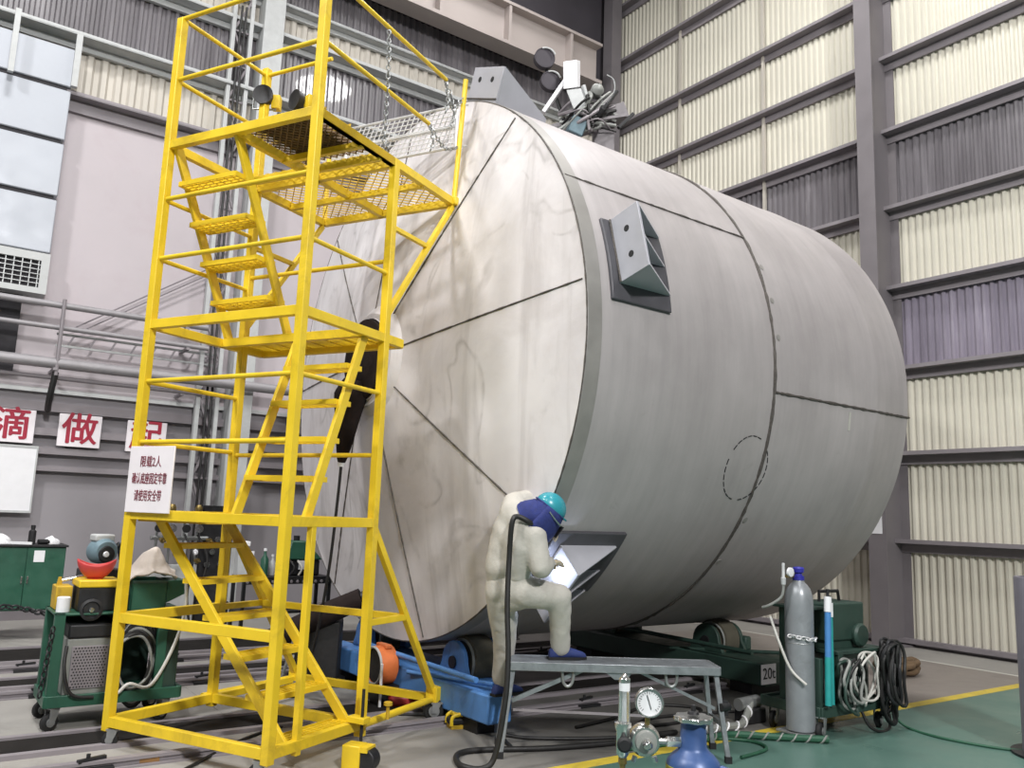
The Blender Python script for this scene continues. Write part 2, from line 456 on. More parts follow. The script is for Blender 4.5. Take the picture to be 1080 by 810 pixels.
m = MB(); m.box(X0, 5.36, KV-.02, KV+.06, 3.06, 3.12); trim(m, M['light grey'])
m = MB(); m.box(X0, KU, KV-.01, KV+.06, 0, .12); struct(m.build('baseboard_back', M['girt']), rz=WR)

# crane runway girder high on the back wall
t = thing('crane_girder', 'beige crane runway girder with stiffeners high on the back wall', 'girder', W(0, KV-.5), WR)
m = MB(); m.box(-4, KU-1.05, 0, .02, 10.72, 11.5); m.build('web', M['girder'], t)
m = MB(); m.box(-4, KU-1.05, -.2, .22, 10.65, 10.72); m.build('bottom_flange', M['girder'], t)
m = MB(); m.box(-4, KU-1.05, -.2, .22, 11.5, 11.56); m.build('top_flange', M['girder'], t)
for k in range(9):
    x = -2.4+k*1.55
    MB().box(x-.03, x+.03, -.18, 0, 10.72, 11.5).build('stiffener', M['girder'], t)

# ceiling with purlins
m = MB(); m.box(-9, KU+.3, 1.5, KV+.3, TOP, TOP+.15); struct(m.build('ceiling', M['roof dark']), rz=WR)
for k in range(5):
    m = MB(); y = 12.6-k*2.4
    m.box(-9, KU-.1, y-.06, y+.06, TOP-.35, TOP); trim(m, M['roof dark'])
m = MB(); m.box(11.35, 11.62, KV-.40, KV-.12, 6.5, TOP); 
t = tag(m.build('ventilation_riser', M['column grey']), 'dark square riser duct in the far corner of the hall', 'duct'); t.rotation_euler = (0, 0, WR)

# pale pillar and lattice mast on the back wall
t = tag(MB().box(3.82, 4.16, KV-.32, KV+.05, 0, 10.6).build('pillar', M['light grey'], bevel=.01), 'pale grey pillar against the back wall beside the lattice mast', 'pillar'); t.rotation_euler = (0, 0, WR)
t = thing('lattice_mast', 'grey steel lattice mast standing by the pale pillar', 'mast', W(3.50, KV-.22), WR)
for sx in (-.14, .14):
    MB().box(sx-.03, sx+.03, -.05, .05, 0, 10.6).build('chord', M['light grey'], t)
m = MB()
for k in range(17):
    z = .2+k*.6; s = 1 if k % 2 else -1
    m.bar((-.13*s, 0, z), (.13*s, 0, z+.6), .035, .035, (0, 1, 0)); m.bar((-.13, 0, z), (.13, 0, z), .03, .03)
m.build('lacing', M['girt'], t)
m = MB()
for k in range(2):
    x = -.05+k*.07
    m.tube([(x, -.09, .3), (x+.02, -.1, 3), (x-.02, -.09, 6), (x, -.1, 9.6)], .018, 6, smooth=3)
m.build('cable_bundle', M['cable black'], t)

# red characters on white boards
for (x, z, ch, what) in ((1.02, 2.565, '滴', 'at the photo left edge'), (1.845, 2.56, '做', 'standing alone between its two neighbours'), (2.725, 2.55, '起', 'half behind the yellow tower post')):
    t = thing('character_board', 'white wall board with a red character, ' + what, 'sign', W(x, KV-.08, z), WR, 'slogan boards on the back wall')
    MB().box(-.27, .27, -.02, .02, -.225, .225).build('board', M['sign white'], t, bevel=.004)
    text_mesh('lettering', ch, .46, M['ink red'], t, Matrix.Translation((0, -.023, -.0)) @ Matrix.Rotation(PI/2, 4, 'X'), .003, bold=.009)
t = thing('notice_board', 'blank white board on the back wall above the green cabinet', 'board', W(.85, KV-.07, 1.86), WR)
MB().box(-.5, .5, -.015, .015, -.42, .42).build('panel', M['white paper'], t)
m = MB(); m.box(-.52, .52, -.022, .01, .42, .45); m.box(-.52, .52, -.022, .01, -.45, -.42); m.box(.5, .52, -.022, .01, -.42, .42); m.box(-.52, -.5, -.022, .01, -.42, .42); m.build('rim', M['light grey'], t)

# air duct with grille, upper left
t = thing('air_duct', 'white panelled air duct with a dark outlet grille at upper left', 'duct', W(.2, KV-.27), WR)
for k, (a, b) in enumerate(((7.42, 8.0), (6.62, 7.36), (5.79, 6.56), (4.96, 5.73))):
    MB().box(-1.4, 1.0, 0, .27, a, b).build('duct_panel', M['duct white'], t, bevel=.015)
MB().box(-1.38, .95, .03, .27, 4.9, 8.0).build('frame', M['dark gap'], t)
m = MB(); m.box(-1.4, 1.0, -.06, .27, 4.82, 4.93); m.box(-1.4, 1.0, -.06, .27, 4.36, 4.44); m.box(.9, 1.0, -.06, .27, 4.44, 4.82); m.build('outlet_frame', M['light grey'], t)
MB().box(-1.4, .9, .0, .27, 4.44, 4.82).build('outlet_back', M['dark gap'], t)
m = MB()
for k in range(24): x = -1.38+k*.098; m.box(x-.006, x+.006, -.05, -.03, 4.44, 4.82)
for k in range(5): z = 4.50+k*.065; m.box(-1.4, .9, -.055, -.035, z-.005, z+.005)
m.build('grille', M['galvanised'], t)
m = MB(); m.box(-1.6, .75, .2, .27, 3.3, 4.36); m.build('plenum', M['dark gap'], t)
# frame of light steel around the duct head
m = MB(); m.box(1.18, 1.26, KV-.35, KV-.27, 7.42, 8.22); trim(m, M['light grey'])
m = MB(); m.box(.40, .47, KV-.52, KV-.45, 7.3, 8.22); trim(m, M['light grey'])

# pipes along the back wall
def pipe(z, r, x0, x1, off, label, matk='pipe grey'):
    t = thing('wall_pipe', label, 'pipe', W(x0, KV-off, z), WR, 'pipes on the back wall')
    L = x1-x0
    MB().cyl((0, 0, 0), (L, 0, 0), r, 12).build('pipe_run', M[matk], t)
    for k in range(3):
        x = .3+k*(L-.6)/2
        MB().box(x-.025, x+.025, -r-.01, off-.0, -r-.03, -r+.005).build('bracket_arm', M['girt'], t)
    return t
pipe(4.22, .045, -2.5, 3.35, .45, 'uppermost grey pipe crossing the back wall under the duct')
pipe(3.92, .035, -2.5, 3.4, .40, 'thin grey pipe second from top on the back wall')
pipe(3.42, .075, -2.5, 5.3, .45, 'thick pale pipe lowest on the back wall')
pipe(3.24, .03, -2.5, 3.4, .30, 'thin dark pipe just under the thick pale pipe', 'girt')
t = thing('cable_tray', 'ladder cable tray sloping along the back wall below the pipes', 'tray', W(0, KV-.25), WR)
for dy in (0, .16): MB().bar((1.4, 0, 3.86-dy), (3.55, 0, 3.86-dy), .03, .03).build('side_rail', M['galvanised'], t)
m = MB()
for k in range(8): m.bar((1.55+k*.27, 0, 3.71), (1.62+k*.27, 0, 3.86), .025, .025, (0, 1, 0))
m.build('rungs', M['girt'], t)
for k, dx in enumerate((0, .14)):
    t = tag(MB().tube([(1.55+dx, KV-.12, 3.95), (2.5+dx, KV-.10, 4.62), (3.55+dx, KV-.12, 5.35)], .012, 6).build('stay_wire', M['girt']), 'thin %s stay wire slanting up the plaster wall' % ('upper', 'lower')[k], 'wire', 'stay wires on the plaster'); t.rotation_euler = (0, 0, WR)
t = thing('pipe_stanchion', 'vertical grey stanchion tying the wall pipes together', 'bracket', W(1.42, KV-.5), WR)
MB().cyl((0, 0, 3.25), (0, 0, 4.3), .025, 8).build('upright', M['girt'], t)
MB().tube([(0, .02, 3.3), (-.03, .1, 2.95), (-.01, .3, 2.8)], .04, 8, smooth=3).build('drop_hose', M['cable black'], t)

# tracks let into the floor on the left
def track(v0, v1, label, head=None):
    t = thing('floor_track', label, 'track', W(-6, (v0+v1)/2), WR, 'tracks along the workshop floor')
    h = (v1-v0)/2
    MB().box(0, 13.2, -h, h, .0, .012).build('track_plate', M['track black'], t)
    for s in (-1, 1):
        MB().box(0, 13.2, s*h-.03, s*h+.03, 0, .03).build('track_edge', M['girt'], t)
    return t
track(9.70, 10.60, 'wide dark floor track nearest the green cabinet')
track(8.42, 8.85, 'dark floor track behind the left welding cart')
track(6.24, 6.70, 'dark floor track running under the yellow tower')
def rail(v, label):
    t = thing('clamp_rail', label, 'rail', W(-6, v), WR, 'clamp rails on the floor')
    m = MB(); m.box(0, 12.8, -.05, .05, 0, .012); m.box(0, 12.8, -.012, .012, .012, .04); m.box(0, 12.8, -.03, .03, .04, .06); m.build('rail_bar', M['girt'], t)
    for k in range(10):
        x = .6+k*1.3
        m = MB(); m.box(x-.11, x+.11, -.06, .06, .0, .025); m.bar((x-.09, -.02, .065), (x+.07, .02, .07), .03, .02); m.cyl((x-.03, 0, .03), (x-.03, 0, .10), .012, 8); m.build('clamp', M['dark steel'], t)
rail(5.77, 'thin clamp rail on the floor in front of the yellow tower')
rail(8.07, 'thin clamp rail on the floor behind the left cart')
rail(9.27, 'thin clamp rail on the floor between the wide tracks')

# ------------------------------------------------------------------ light: high-bay lamps of the hall and the glow of the hall around it
w = bpy.data.worlds.new('hall'); scene.world = w; w.use_nodes = True
w.node_tree.nodes['Background'].inputs[0].default_value = (.93, .95, 1, 1); w.node_tree.nodes['Background'].inputs[1].default_value = WORLD
def lamp(x, y, z, power, size=1.2, col=(1, .99, .978), aim=None):
    l = bpy.data.lights.new('high_bay_lamp', 'AREA'); l.shape = 'DISK'; l.size = size; l.energy = power; l.color = col
    o = bpy.data.objects.new('high_bay_lamp', l); COL.objects.link(o); o.location = (x, y, z)
    if aim: o.rotation_euler = (Vector(aim)-Vector((x, y, z))).to_track_quat('-Z', 'Y').to_euler()
for a in LAMPS: lamp(*a)
# ================================================================== TANK
TC = Vector((-.956, 7.655, 0)); TZ, TRAD = 2.944, 2.45; TA = rad(90-53.268)
tu = Vector((math.cos(TA), math.sin(TA), 0)); tw = Vector((math.sin(TA), -math.cos(TA), 0))
L1, L2, L3 = 2.135, 3.734, 4.33
def tk(s, th, r=TRAD):
    """tank-local point: s along the axis, th degrees up from the bottom towards the viewer's side"""
    a = rad(th); return Vector((s, -r*math.sin(a), TZ - r*math.cos(a)))
def tkw(s, th, r=TRAD):
    p = tk(s, th, r); return TC + tu*p.x - tw*p.y + Vector((0, 0, p.z))
tank = thing('storage_tank', 'huge bare steel cylindrical tank lying on roller stands', 'tank', TC, TA)
NS = 160
m = MB()
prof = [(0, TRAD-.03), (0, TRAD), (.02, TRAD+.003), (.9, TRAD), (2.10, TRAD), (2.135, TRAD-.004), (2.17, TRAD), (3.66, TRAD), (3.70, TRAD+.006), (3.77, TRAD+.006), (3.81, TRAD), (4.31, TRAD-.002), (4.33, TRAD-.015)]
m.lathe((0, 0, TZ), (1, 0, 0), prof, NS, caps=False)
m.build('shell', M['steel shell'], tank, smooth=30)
HA, HR = .43, .37           # how far the head stands out, radius of its centre opening
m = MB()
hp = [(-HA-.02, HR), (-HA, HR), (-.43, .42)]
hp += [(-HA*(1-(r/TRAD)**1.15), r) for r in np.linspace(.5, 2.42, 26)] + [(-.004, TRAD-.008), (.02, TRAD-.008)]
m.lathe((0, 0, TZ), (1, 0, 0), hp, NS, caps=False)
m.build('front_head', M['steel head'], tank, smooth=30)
def hs(r): return -HA*(1-(r/TRAD)**1.15)
m = MB(); m.lathe((0, 0, TZ), (1, 0, 0), [(4.33, TRAD-.015), (4.45, 2.0), (4.6, 1.2), (4.7, .4), (4.72, 0)], NS, caps=False); m.build('rear_head', M['steel head'], tank)
m = MB(); m.lathe((0, 0, TZ), (1, 0, 0), [(-HA-.02, HR-.01), (-HA-.055, HR-.01), (-HA-.065, HR-.03), (-HA-.07, 0)], 48, caps=False)
lab(m.build('manhole_cover', M['black cloth'], tank), 'black round manhole cover at the centre of the head')
m = MB(); m.lathe((0, 0, TZ), (1, 0, 0), [(.004, TRAD+.0035), (.006, TRAD+.005), (.135, TRAD+.005), (.137, TRAD+.0035)], NS, caps=False)
lab(m.build('end_band', M['end band'], tank, smooth=30), 'unpolished darker band round the tank end')
def ring_pts(s, r, n=NS): return [tk(s, 360*k/n, r) for k in range(n)]
def bead(pts, r=.011, n=6, closed=False):
    out = [Vector(p) for p in pts]
    return MB().tube(out, [r*random.uniform(.7, 1.35) for _ in out], n, closed=closed).build('weld_seam', M['weld bead'], tank)
bead(ring_pts(L1, TRAD+.002, 300), .014, closed=True)
bead(ring_pts(.0, TRAD-.004, 300), .007, closed=True)
bead([tk(s, 119.5, TRAD+.002) for s in np.linspace(.02, L1, 60)], .009)
bead([tk(s, 84.7, TRAD+.002) for s in np.linspace(L1, L3, 60)], .012)
bead([tk(s, 205, TRAD+.002) for s in np.linspace(.02, L1, 60)], .009)
bead([tk(s, 250, TRAD+.002) for s in np.linspace(L1, L3, 60)], .009)
for k in range(8):
    a = rad(8-43*k if k < 4 else 8+43*(k-3))
    bead([(hs(r)-.004, -r*math.cos(a), TZ+r*math.sin(a)) for r in np.linspace(.43, TRAD-.03, 46)], .0065)
# hand-drawn dashed circle by the girth weld
m = MB()
for k in range(26):
    a0, a1 = 2*PI*k/26, 2*PI*(k+.72)/26
    if k in (3, 4, 11, 19): continue
    m.tube([tk(1.95+.26*math.cos(a), 69+6.6*math.sin(a), TRAD+.002) for a in np.linspace(a0, a1, 5)], .0045, 4)
lab(m.build('marking_circle', M['ink black'], tank), 'dashed hand-drawn marking circle')
m = MB(); m.prism([tk(3.28, 79.5, TRAD+.002), tk(3.31, 79.5, TRAD+.002), tk(3.30, 83.5, TRAD+.002), tk(3.27, 83.5, TRAD+.002)], (0, -.002, 0)); m.build('chalk_mark', M['line white'], tank)
# small lugs left of the girth weld
for th in (96, 104, 112, 58, 47):
    MB().cyl(tk(L1+.07, th, TRAD-.01), tk(L1+.07, th, TRAD+.004), .028, 10).build('tack_mark', M['end band'], tank)

# support brackets welded on the shell: pad, drilled face plate, two gussets and a rib
def bracket(th0, th1, s0, s1, h, holes, name_label, pad=(2.6, 2.2, .11, .10)):
    b = bpy.data.objects.new('support_bracket', None); COL.objects.link(b); b.parent = tank; b['label'] = name_label
    def fr(th):
        a = rad(th); return Vector((0, -math.sin(a), -math.cos(a)))
    thm = (th0+th1)/2; out = fr(thm); tan = Vector((0, -math.cos(rad(thm)), math.sin(rad(thm))))
    c0 = tk(0, thm); hw = rad(th1-th0)/2*TRAD
    def p(s, t, o): return c0 + Vector((s, 0, 0)) + tan*t + out*o
    if pad:
        m = MB(); N = 10; n2 = hw+.10; A = []
        for rr in (.001, .035):
            A.append([(s, t) for s, t in ()])
        ths = np.linspace(th0-pad[0], th1+pad[1], N)
        P = []
        for rr in (TRAD-.005, TRAD+.028):
            P.append([[m.v(tk(s, t, rr)) for t in ths] for s in (s0-pad[2], s1+pad[3])])
        for i in range(N-1):
            m.face([P[1][0][i], P[1][1][i], P[1][1][i+1], P[1][0][i+1]])
            for e in (0, 1): m.face([P[0][e][i], P[1][e][i], P[1][e][i+1], P[0][e][i+1]])
        for i in (0, N-1): m.face([P[0][0][i], P[0][1][i], P[1][1][i], P[1][0][i]])
        m.build('base_pad', M['bracket dark'], b, bevel=.008)
    T = .022
    m = MB()
    m.prism([p(s0, -hw, -.03), p(s0, hw, -.03), p(s0, hw, h), p(s0, -hw, h)], (-T, 0, 0))
    m.build('face_plate', M['bracket steel'], b, bevel=.003)
    for t, o in holes:
        MB().cyl(p(s0-T-.001, t, o), p(s0-T+.004, t, o), .026, 16).build('hole', M['ink black'], b)
    for t in (-hw+T, 0, hw):
        m = MB(); m.prism([p(s0, t, -.03), p(s0, t, h-.004), p(s1, t, .03), p(s1, t, -.03)], -tan*T); m.build('gusset' if t else 'rib', M['bracket steel'], b, bevel=.002)
    bead_ = MB(); bead_.tube([p(s0-T-.004, -hw, .03), p(s0-T-.004, hw, .03)], .008, 6); bead_.build('fillet_weld', M['weld bead'], b)
bracket(98.2, 110.4, .325, .82, .31, ((-.10, .17), (.11, .17)), 'pale wedge bracket on the tank side, near the top seam', (3.0, .2, .10, .02))
bracket(39.5, 51.7, .26, .80, .30, ((0, .16),), 'wedge bracket low on the tank where the welder works', (.2, 2.6, .12, .06))
bracket(152, 163.5, .06, .60, .31, ((-.10, .2), (.11, .2)), 'wedge bracket standing on top of the tank', pad=None)

# black ventilation sleeve hanging out of the manhole, with its cable
t = thing('ventilation_sleeve', 'black cloth sleeve hanging from the tank manhole with a white tie', 'sleeve', TC, TA)
m = MB()
m.tube([(-.52, .04, TZ-.20), (-.545, .06, TZ-.34), (-.545, .10, TZ-.52), (-.535, .15, TZ-.75), (-.53, .19, TZ-.92)], [.10, .15, .115, .075, .035], 14, smooth=5)
m.build('cloth_tube', M['black cloth'], t)
MB().cyl((-.53, .19, TZ-.90), (-.53, .195, TZ-.96), .034, 12).build('tie', M['white paper'], t)
MB().tube([(-.53, .19, TZ-.95), (-.53, .22, TZ-1.3), (-.53, .30, TZ-1.9), (-.55, .45, TZ-2.55), (-.62, .55, .02)], .014, 8, smooth=6).build('cable', M['cable black'], t)

# ================================================================== YELLOW STAIR TOWER
TB = Vector((-2.6, 5.868, 0)); TR = rad(-27.1)
tower = thing('access_tower', 'tall yellow steel access tower with zigzag stairs and upper platform', 'stair tower', TB, TR)
YP = M['yellow paint']; WY = M['worn yellow']
TWd, TD, TE = 1.39, .90, 1.77
def tp(name, mb, m=YP, parent=None, **k): return mb.build(name, m, parent or tower, **k)
for x, y, z0, z1 in ((0, 0, .10, 5.24), (TWd, 0, .10, 5.30), (TWd, TD, .08, 4.25), (0, TD, .10, 5.30)):
    tp('post', MB().box(x-.03, x+.03, y-.03, y+.03, z0, z1), bevel=.004)
tp('post', MB().box(TWd-.022, TWd+.022, .25-.022, .25+.022, .1, 1.5), bevel=.003)
def beam(p, q, w=.05, h=.065, name='beam', m=YP): tp(name, MB().bar(p, q, w, h), m, bevel=.003)
def rail_(p, q, r=.017): tp('guard_rail', MB().cyl(p, q, r, 10))
for z in (.16, .83, 1.52, 2.86, 4.22):
    beam((0, 0, z), (TWd, 0, z))
    beam((0, 0, z), (0, TD, z))
    if z > 1: beam((TWd, 0, z), (TWd, TD, z))
    if z in (1.52, 4.22): beam((0, TD, z), (TWd, TD, z))
beam((TWd, 0, .16), (TWd, TD, .16))
for z in (2.02, 2.45, 3.35, 3.80, 4.74, 5.24):
    rail_((0, 0, z), (TWd, 0, z)); rail_((0, 0, z), (0, TD, z))
for z in (2.45, 3.35): rail_((TWd, 0, z), (TWd, TD, z))
for z in (2.0, 3.45): rail_((0, TD, z), (TWd, TD, z))
for z in (4.74, 5.24): rail_((0, TD, z), (.42 if z < 5 else .7, TD, z))
rail_((TWd, 0, 4.74), (TWd, 1.33, 4.74)); rail_((TWd, 0, 5.24), (TWd, 1.56, 5.24))
# platform
for x in (0, .65, TWd): beam((x, TD if x == 0 else 0, 4.22), (x, TE, 4.22))
beam((0, TE, 4.22), (TWd, TE, 4.22)); beam((.65, .5, 4.2), (TWd, .5, 4.2), .04, .05); beam((0, .72, 4.2), (TWd, .72, 4.2), .04, .06); beam((0, 1.3, 4.2), (TWd, 1.3, 4.2), .04, .05)
def mesh_panel(x0, x1, y0, y1, z, step, r, m, name):
    mb = MB(); L = (y1-y0); n = int((x1-x0+L)/step)
    for s in (1, -1):
        for k in range(n):
            c = x0-L+k*step+step/2
            a = max(x0, c); b = min(x1, c+L)
            if b-a < .01: continue
            ya, yb = (a-c), (b-c)
            if s > 0: mb.bar((a, y0+ya, z), (b, y0+yb, z), r, r*1.6)
            else: mb.bar((a, y1-ya, z), (b, y1-yb, z), r, r*1.6)
    tp(name, mb, m)
mesh_panel(.67, 1.36, .03, .70, 4.255, .06, .008, M['rust mesh'], 'platform_mesh')
mesh_panel(.03, 1.36, .74, 1.75, 4.255, .085, .006, WY, 'platform_mesh')
lab(tp('rubber_mat', MB().box(.74, 1.22, .10, .62, 4.268, 4.282), M['rust mesh'], bevel=.003), 'dark brown mat lying on the platform')
for x in (.08, .35): tp('toe_board', MB().box(.66, TWd, x-.004, x+.004, 4.26, 4.29), WY)
# cantilever braces and the far posts
for x in (0, TWd):
    beam((x, TE-.02, 4.18), (x, TD, 3.02), .04, .04, 'brace'); beam((x, TD, 3.72), (x, 1.40, 3.72), .035, .035, 'brace')
tp('post', MB().cyl((TWd, TE, 4.2), (TWd+.04, TE+.04, 5.36), .022, 10)); tp('post', MB().cyl((0, TE, 4.2), (-.02, TE+.02, 5.3), .022, 10))
tp('post_clamp', MB().box(TWd-.05, TWd+.05, TE-.05, TE+.05, 4.19, 4.26), YP, bevel=.005)
# white wire gate panel along the far end
g = MB(); z0, z1, xa, xb, yy = 4.74, 5.12, .18, TWd-.02, TE+.02
for z in (z0, z1, (z0+z1)/2): g.cyl((xa, yy, z), (xb, yy, z), .013, 6)
for x in (xa, xb): g.cyl((x, yy, z0), (x, yy, z1), .013, 6)
n = 22
for k in range(n):
    x = xa+(xb-xa)*k/n; g.cyl((x, yy, z0), (min(xb, x+.16), yy, z1), .006, 5)
for k in range(1, 9): z = z0+(z1-z0)*k/9; g.cyl((xa, yy, z), (xb, yy, z), .005, 5)
lab(tp('wire_gate', g, M['white wire']), 'white wire mesh gate')
g = MB(); g.cyl((xb, yy, z1), (xb+.10, yy+.02, z1), .008, 6); g.cyl((xb, yy, z0), (xb+.10, yy+.02, z0), .008, 6); tp('hinge', g, M['white wire'])
# chains
def chain(*pts): lab(tp('chain', MB().chain(pts, .05, .0055), M['galvanised']), 'steel chain')
chain((TWd, .72, 5.22), (TWd+.01, .73, 4.9), (TWd, .75, 4.28))
chain((TWd, 1.55, 5.24), (TWd, 1.62, 5.08), (TWd+.01, 1.70, 5.05), (TWd+.03, TE+.03, 5.20))
chain((TWd, 1.56, 5.22), (TWd+.02, 1.57, 5.05), (TWd+.01, 1.55, 4.92)); chain((TWd, 1.62, 5.18), (TWd+.02, 1.68, 4.98), (TWd+.01, 1.66, 4.86))
chain((TWd, 1.33, 4.74), (TWd, 1.5, 4.66), (TWd, 1.62, 4.64), (TWd+.02, TE, 4.72)); chain((TWd, 1.36, 4.73), (TWd+.02, 1.38, 4.6), (TWd, 1.37, 4.52))
chain((TWd-.2, .95, 4.3), (TWd-.1, .9, 4.27), (TWd, .8, 4.29), (TWd+.01, .76, 4.3))
# stairs
def tread(p, q, depth, dirv):
    """grated tread: p..q the long way, depth along dirv"""
    p, q, dv = Vector(p), Vector(q), Vector(dirv).normalized(); mb = MB()
    for k in range(6):
        o = dv*(-depth/2+depth*k/5); hh = .035 if k in (0, 5) else .02
        mb.bar(p+o, q+o, .008 if k in (0, 5) else .012, hh)
    for e in (p, q): mb.bar(e-dv*depth/2, e+dv*depth/2, .012, .035)
    for k in range(1, 8):
        c = p.lerp(q, k/8); mb.bar(c-dv*depth/2, c+dv*depth/2, .008, .012)
    tp('tread', mb, YP)
def stringer(p, q, w=.03, h=.07): tp('stringer', MB().bar(p, q, w, h), YP, bevel=.003)
for y in (.22, .86): stringer((1.34, y, .12), (.03, y, 1.50))
for k in range(6):
    z = .16+.23*k; x = 1.34-(z-.12)*1.31/1.38
    tread((x-.04, .24, z), (x-.04, .84, z), .17, (1, 0, 0))
tp('landing', MB().box(.02, .62, .05, .88, 1.475, 1.495), WY)
for x in (.74, 1.35): stringer((x, .22, 1.50), (x, .72, 2.86))
for k in range(1, 5): z = 1.53+.268*k; y = .22+.5*(z-1.5)/1.36; tread((.76, y+.02, z), (1.33, y+.02, z), .17, (0, 1, 0))
for x in (.05, .65): stringer((x, .72, 2.84), (x, .03, 4.22))
for k in range(1, 5): z = 2.86+.268*k; y = .72-.69*(z-2.84)/1.38; tread((.07, y-.02, z), (.63, y-.02, z), .19, (0, 1, 0))
mb = MB()
for k in range(12): y = .70+.4*k/11; mb.bar((.02, y, 2.885), (TWd-.02, y, 2.885), .014, .02)
for k in range(9): x = .05+(TWd-.1)*k/8; mb.bar((x, .69, 2.88), (x, 1.11, 2.88), .012, .02)
tp('landing', mb, YP)
beam((0, .68, 2.86), (TWd, .68, 2.86)); beam((0, 1.12, 2.86), (TWd, 1.12, 2.86))
for x in (0, TWd): beam((x, TD, 2.86), (x, 1.12, 2.86))
# outriggers towards the tank
YG = 1.86
for x in (0, TWd):
    beam((x, TD, 1.50), (x, YG, .17), .045, .05, 'outrigger'); beam((x, TD, .83), (x, 1.36, .83), .04, .045, 'outrigger')
    tp('outrigger', MB().cyl((x+(.05 if x else -.05), TD-.05, .17), (x, YG, .17), .026, 12), YP)
    tp('outrigger', MB().box(x-.05, x+.05, YG-.06, YG+.06, .13, .26), YP, bevel=.004)
beam((0, 1.36, .83), (TWd, 1.36, .83), .045, .05, 'outrigger'); beam((0, YG, .17), (TWd, YG, .17), .045, .06, 'outrigger'); beam((0, TD, .16), (0, YG, .16), .045, .05, 'outrigger'); beam((0, TD, .16), (TWd, TD, .16))
def caster(x, y, r, parent=tower, z=0, rz=.6, mk_='black rubber', w=None, top=None):
    w = w or r*.55
    c = bpy.data.objects.new('caster', None); COL.objects.link(c); c.parent = parent; c.location = (x, y, z); c.rotation_euler = (0, 0, rz)
    MB().lathe((-.02, -w/2, r), (0, 1, 0), [(0, r*.82), (w*.2, r), (w*.8, r), (w, r*.82)], 24).build('wheel', M[mk_], c)
    m = MB(); m.lathe((-.02, -w*.7, r), (0, 1, 0), [(0, r*.5), (w*1.4, r*.5)], 14); m.build('hub', M['galvanised'], c)
    m = MB(); T = top or (2*r+.035)
    for s in (-1, 1): m.prism([(-.02-.018, s*w*.75, r-.015), (-.02+.018, s*w*.75, r-.015), (.035, s*w*.75, T), (-.035, s*w*.75, T)], (0, s*.005, 0))
    m.box(-.045, .045, -w*.85, w*.85, T-.008, T); m.build('fork', M['galvanised'], c)
    return c
caster(.06, -.0, .05, top=.12); caster(TWd-.05, 0, .05, top=.12)
caster(TWd+.02, YG+.0, .085, w=.09, top=.15); caster(0, YG, .085, w=.09, top=.15)
# jack beside the right-hand post
tp('jack_screw', MB().cyl((TWd+.10, TD-.12, .03), (TWd+.10, TD-.12, .42), .011, 10), M['dark steel'])
tp('jack_bracket', MB().box(TWd, TWd+.14, TD-.16, TD-.08, .20, .24), YP, bevel=.004)
tp('jack_knob', MB().lathe((TWd+.22, TD, .22), (0, 0, 1), [(0, .012), (.09, .012), (.09, .03), (.11, .03), (.115, .02)], 12), WY)

# notice on the tower
sg = thing('warning_sign', 'white notice board with three lines of maroon characters on the tower', 'sign', TB+Vector((math.cos(TR)*.21, math.sin(TR)*.21, 1.76))+Vector((math.sin(TR), -math.cos(TR), 0))*.045, TR)
MB().box(-.215, .215, -.006, .006, -.225, .225).build('board', M['sign white'], sg, bevel=.003)
for z, s, wd in ((.115, '限载2人', .20), (.0, '确认底座固定牢靠', .335), (-.115, '请使用安全带', .26)):
    text_mesh('lettering', s, .082, M['ink maroon'], sg, Matrix.Translation((0, -.0085, z)) @ Matrix.Rotation(PI/2, 4, 'X'), .001, width=wd)
# work lamps clamped on the tower's back rails
def worklamp(loc, rz, label):
    t = thing('work_lamp', label, 'lamp', loc, rz, 'work lamps on the tower')
    m = MB(); m.lathe((0, .06, .07), (0, -1, 0), [(0, .04), (.05, .07), (.13, .085), (.14, .085), (.135, .07)], 20); m.build('lamp_head', M['dark steel'], t)
    m = MB(); m.tube([(-.095, .0, .07), (-.095, .0, -.03), (.095, 0, -.03), (.095, 0, .07)], .01, 6); m.build('yoke', M['galvanised'], t)
    MB().cyl((0, 0, -.10), (0, 0, -.03), .018, 8).build('stem', M['dark steel'], t)
    MB().box(.06, .13, -.02, .06, -.02, .10).build('clamp', YP, t, bevel=.004)
def tow(x, y, z): return TB+Matrix.Rotation(TR, 3, 'Z') @ Vector((x, y, z))
worklamp(tow(-.02, TD+.02, 4.98), TR+.5, 'small dark work lamp at the left back post of the tower')
worklamp(tow(.42, TD, 4.84), TR-.3, 'small dark work lamp at the cut end of the tower back rail')
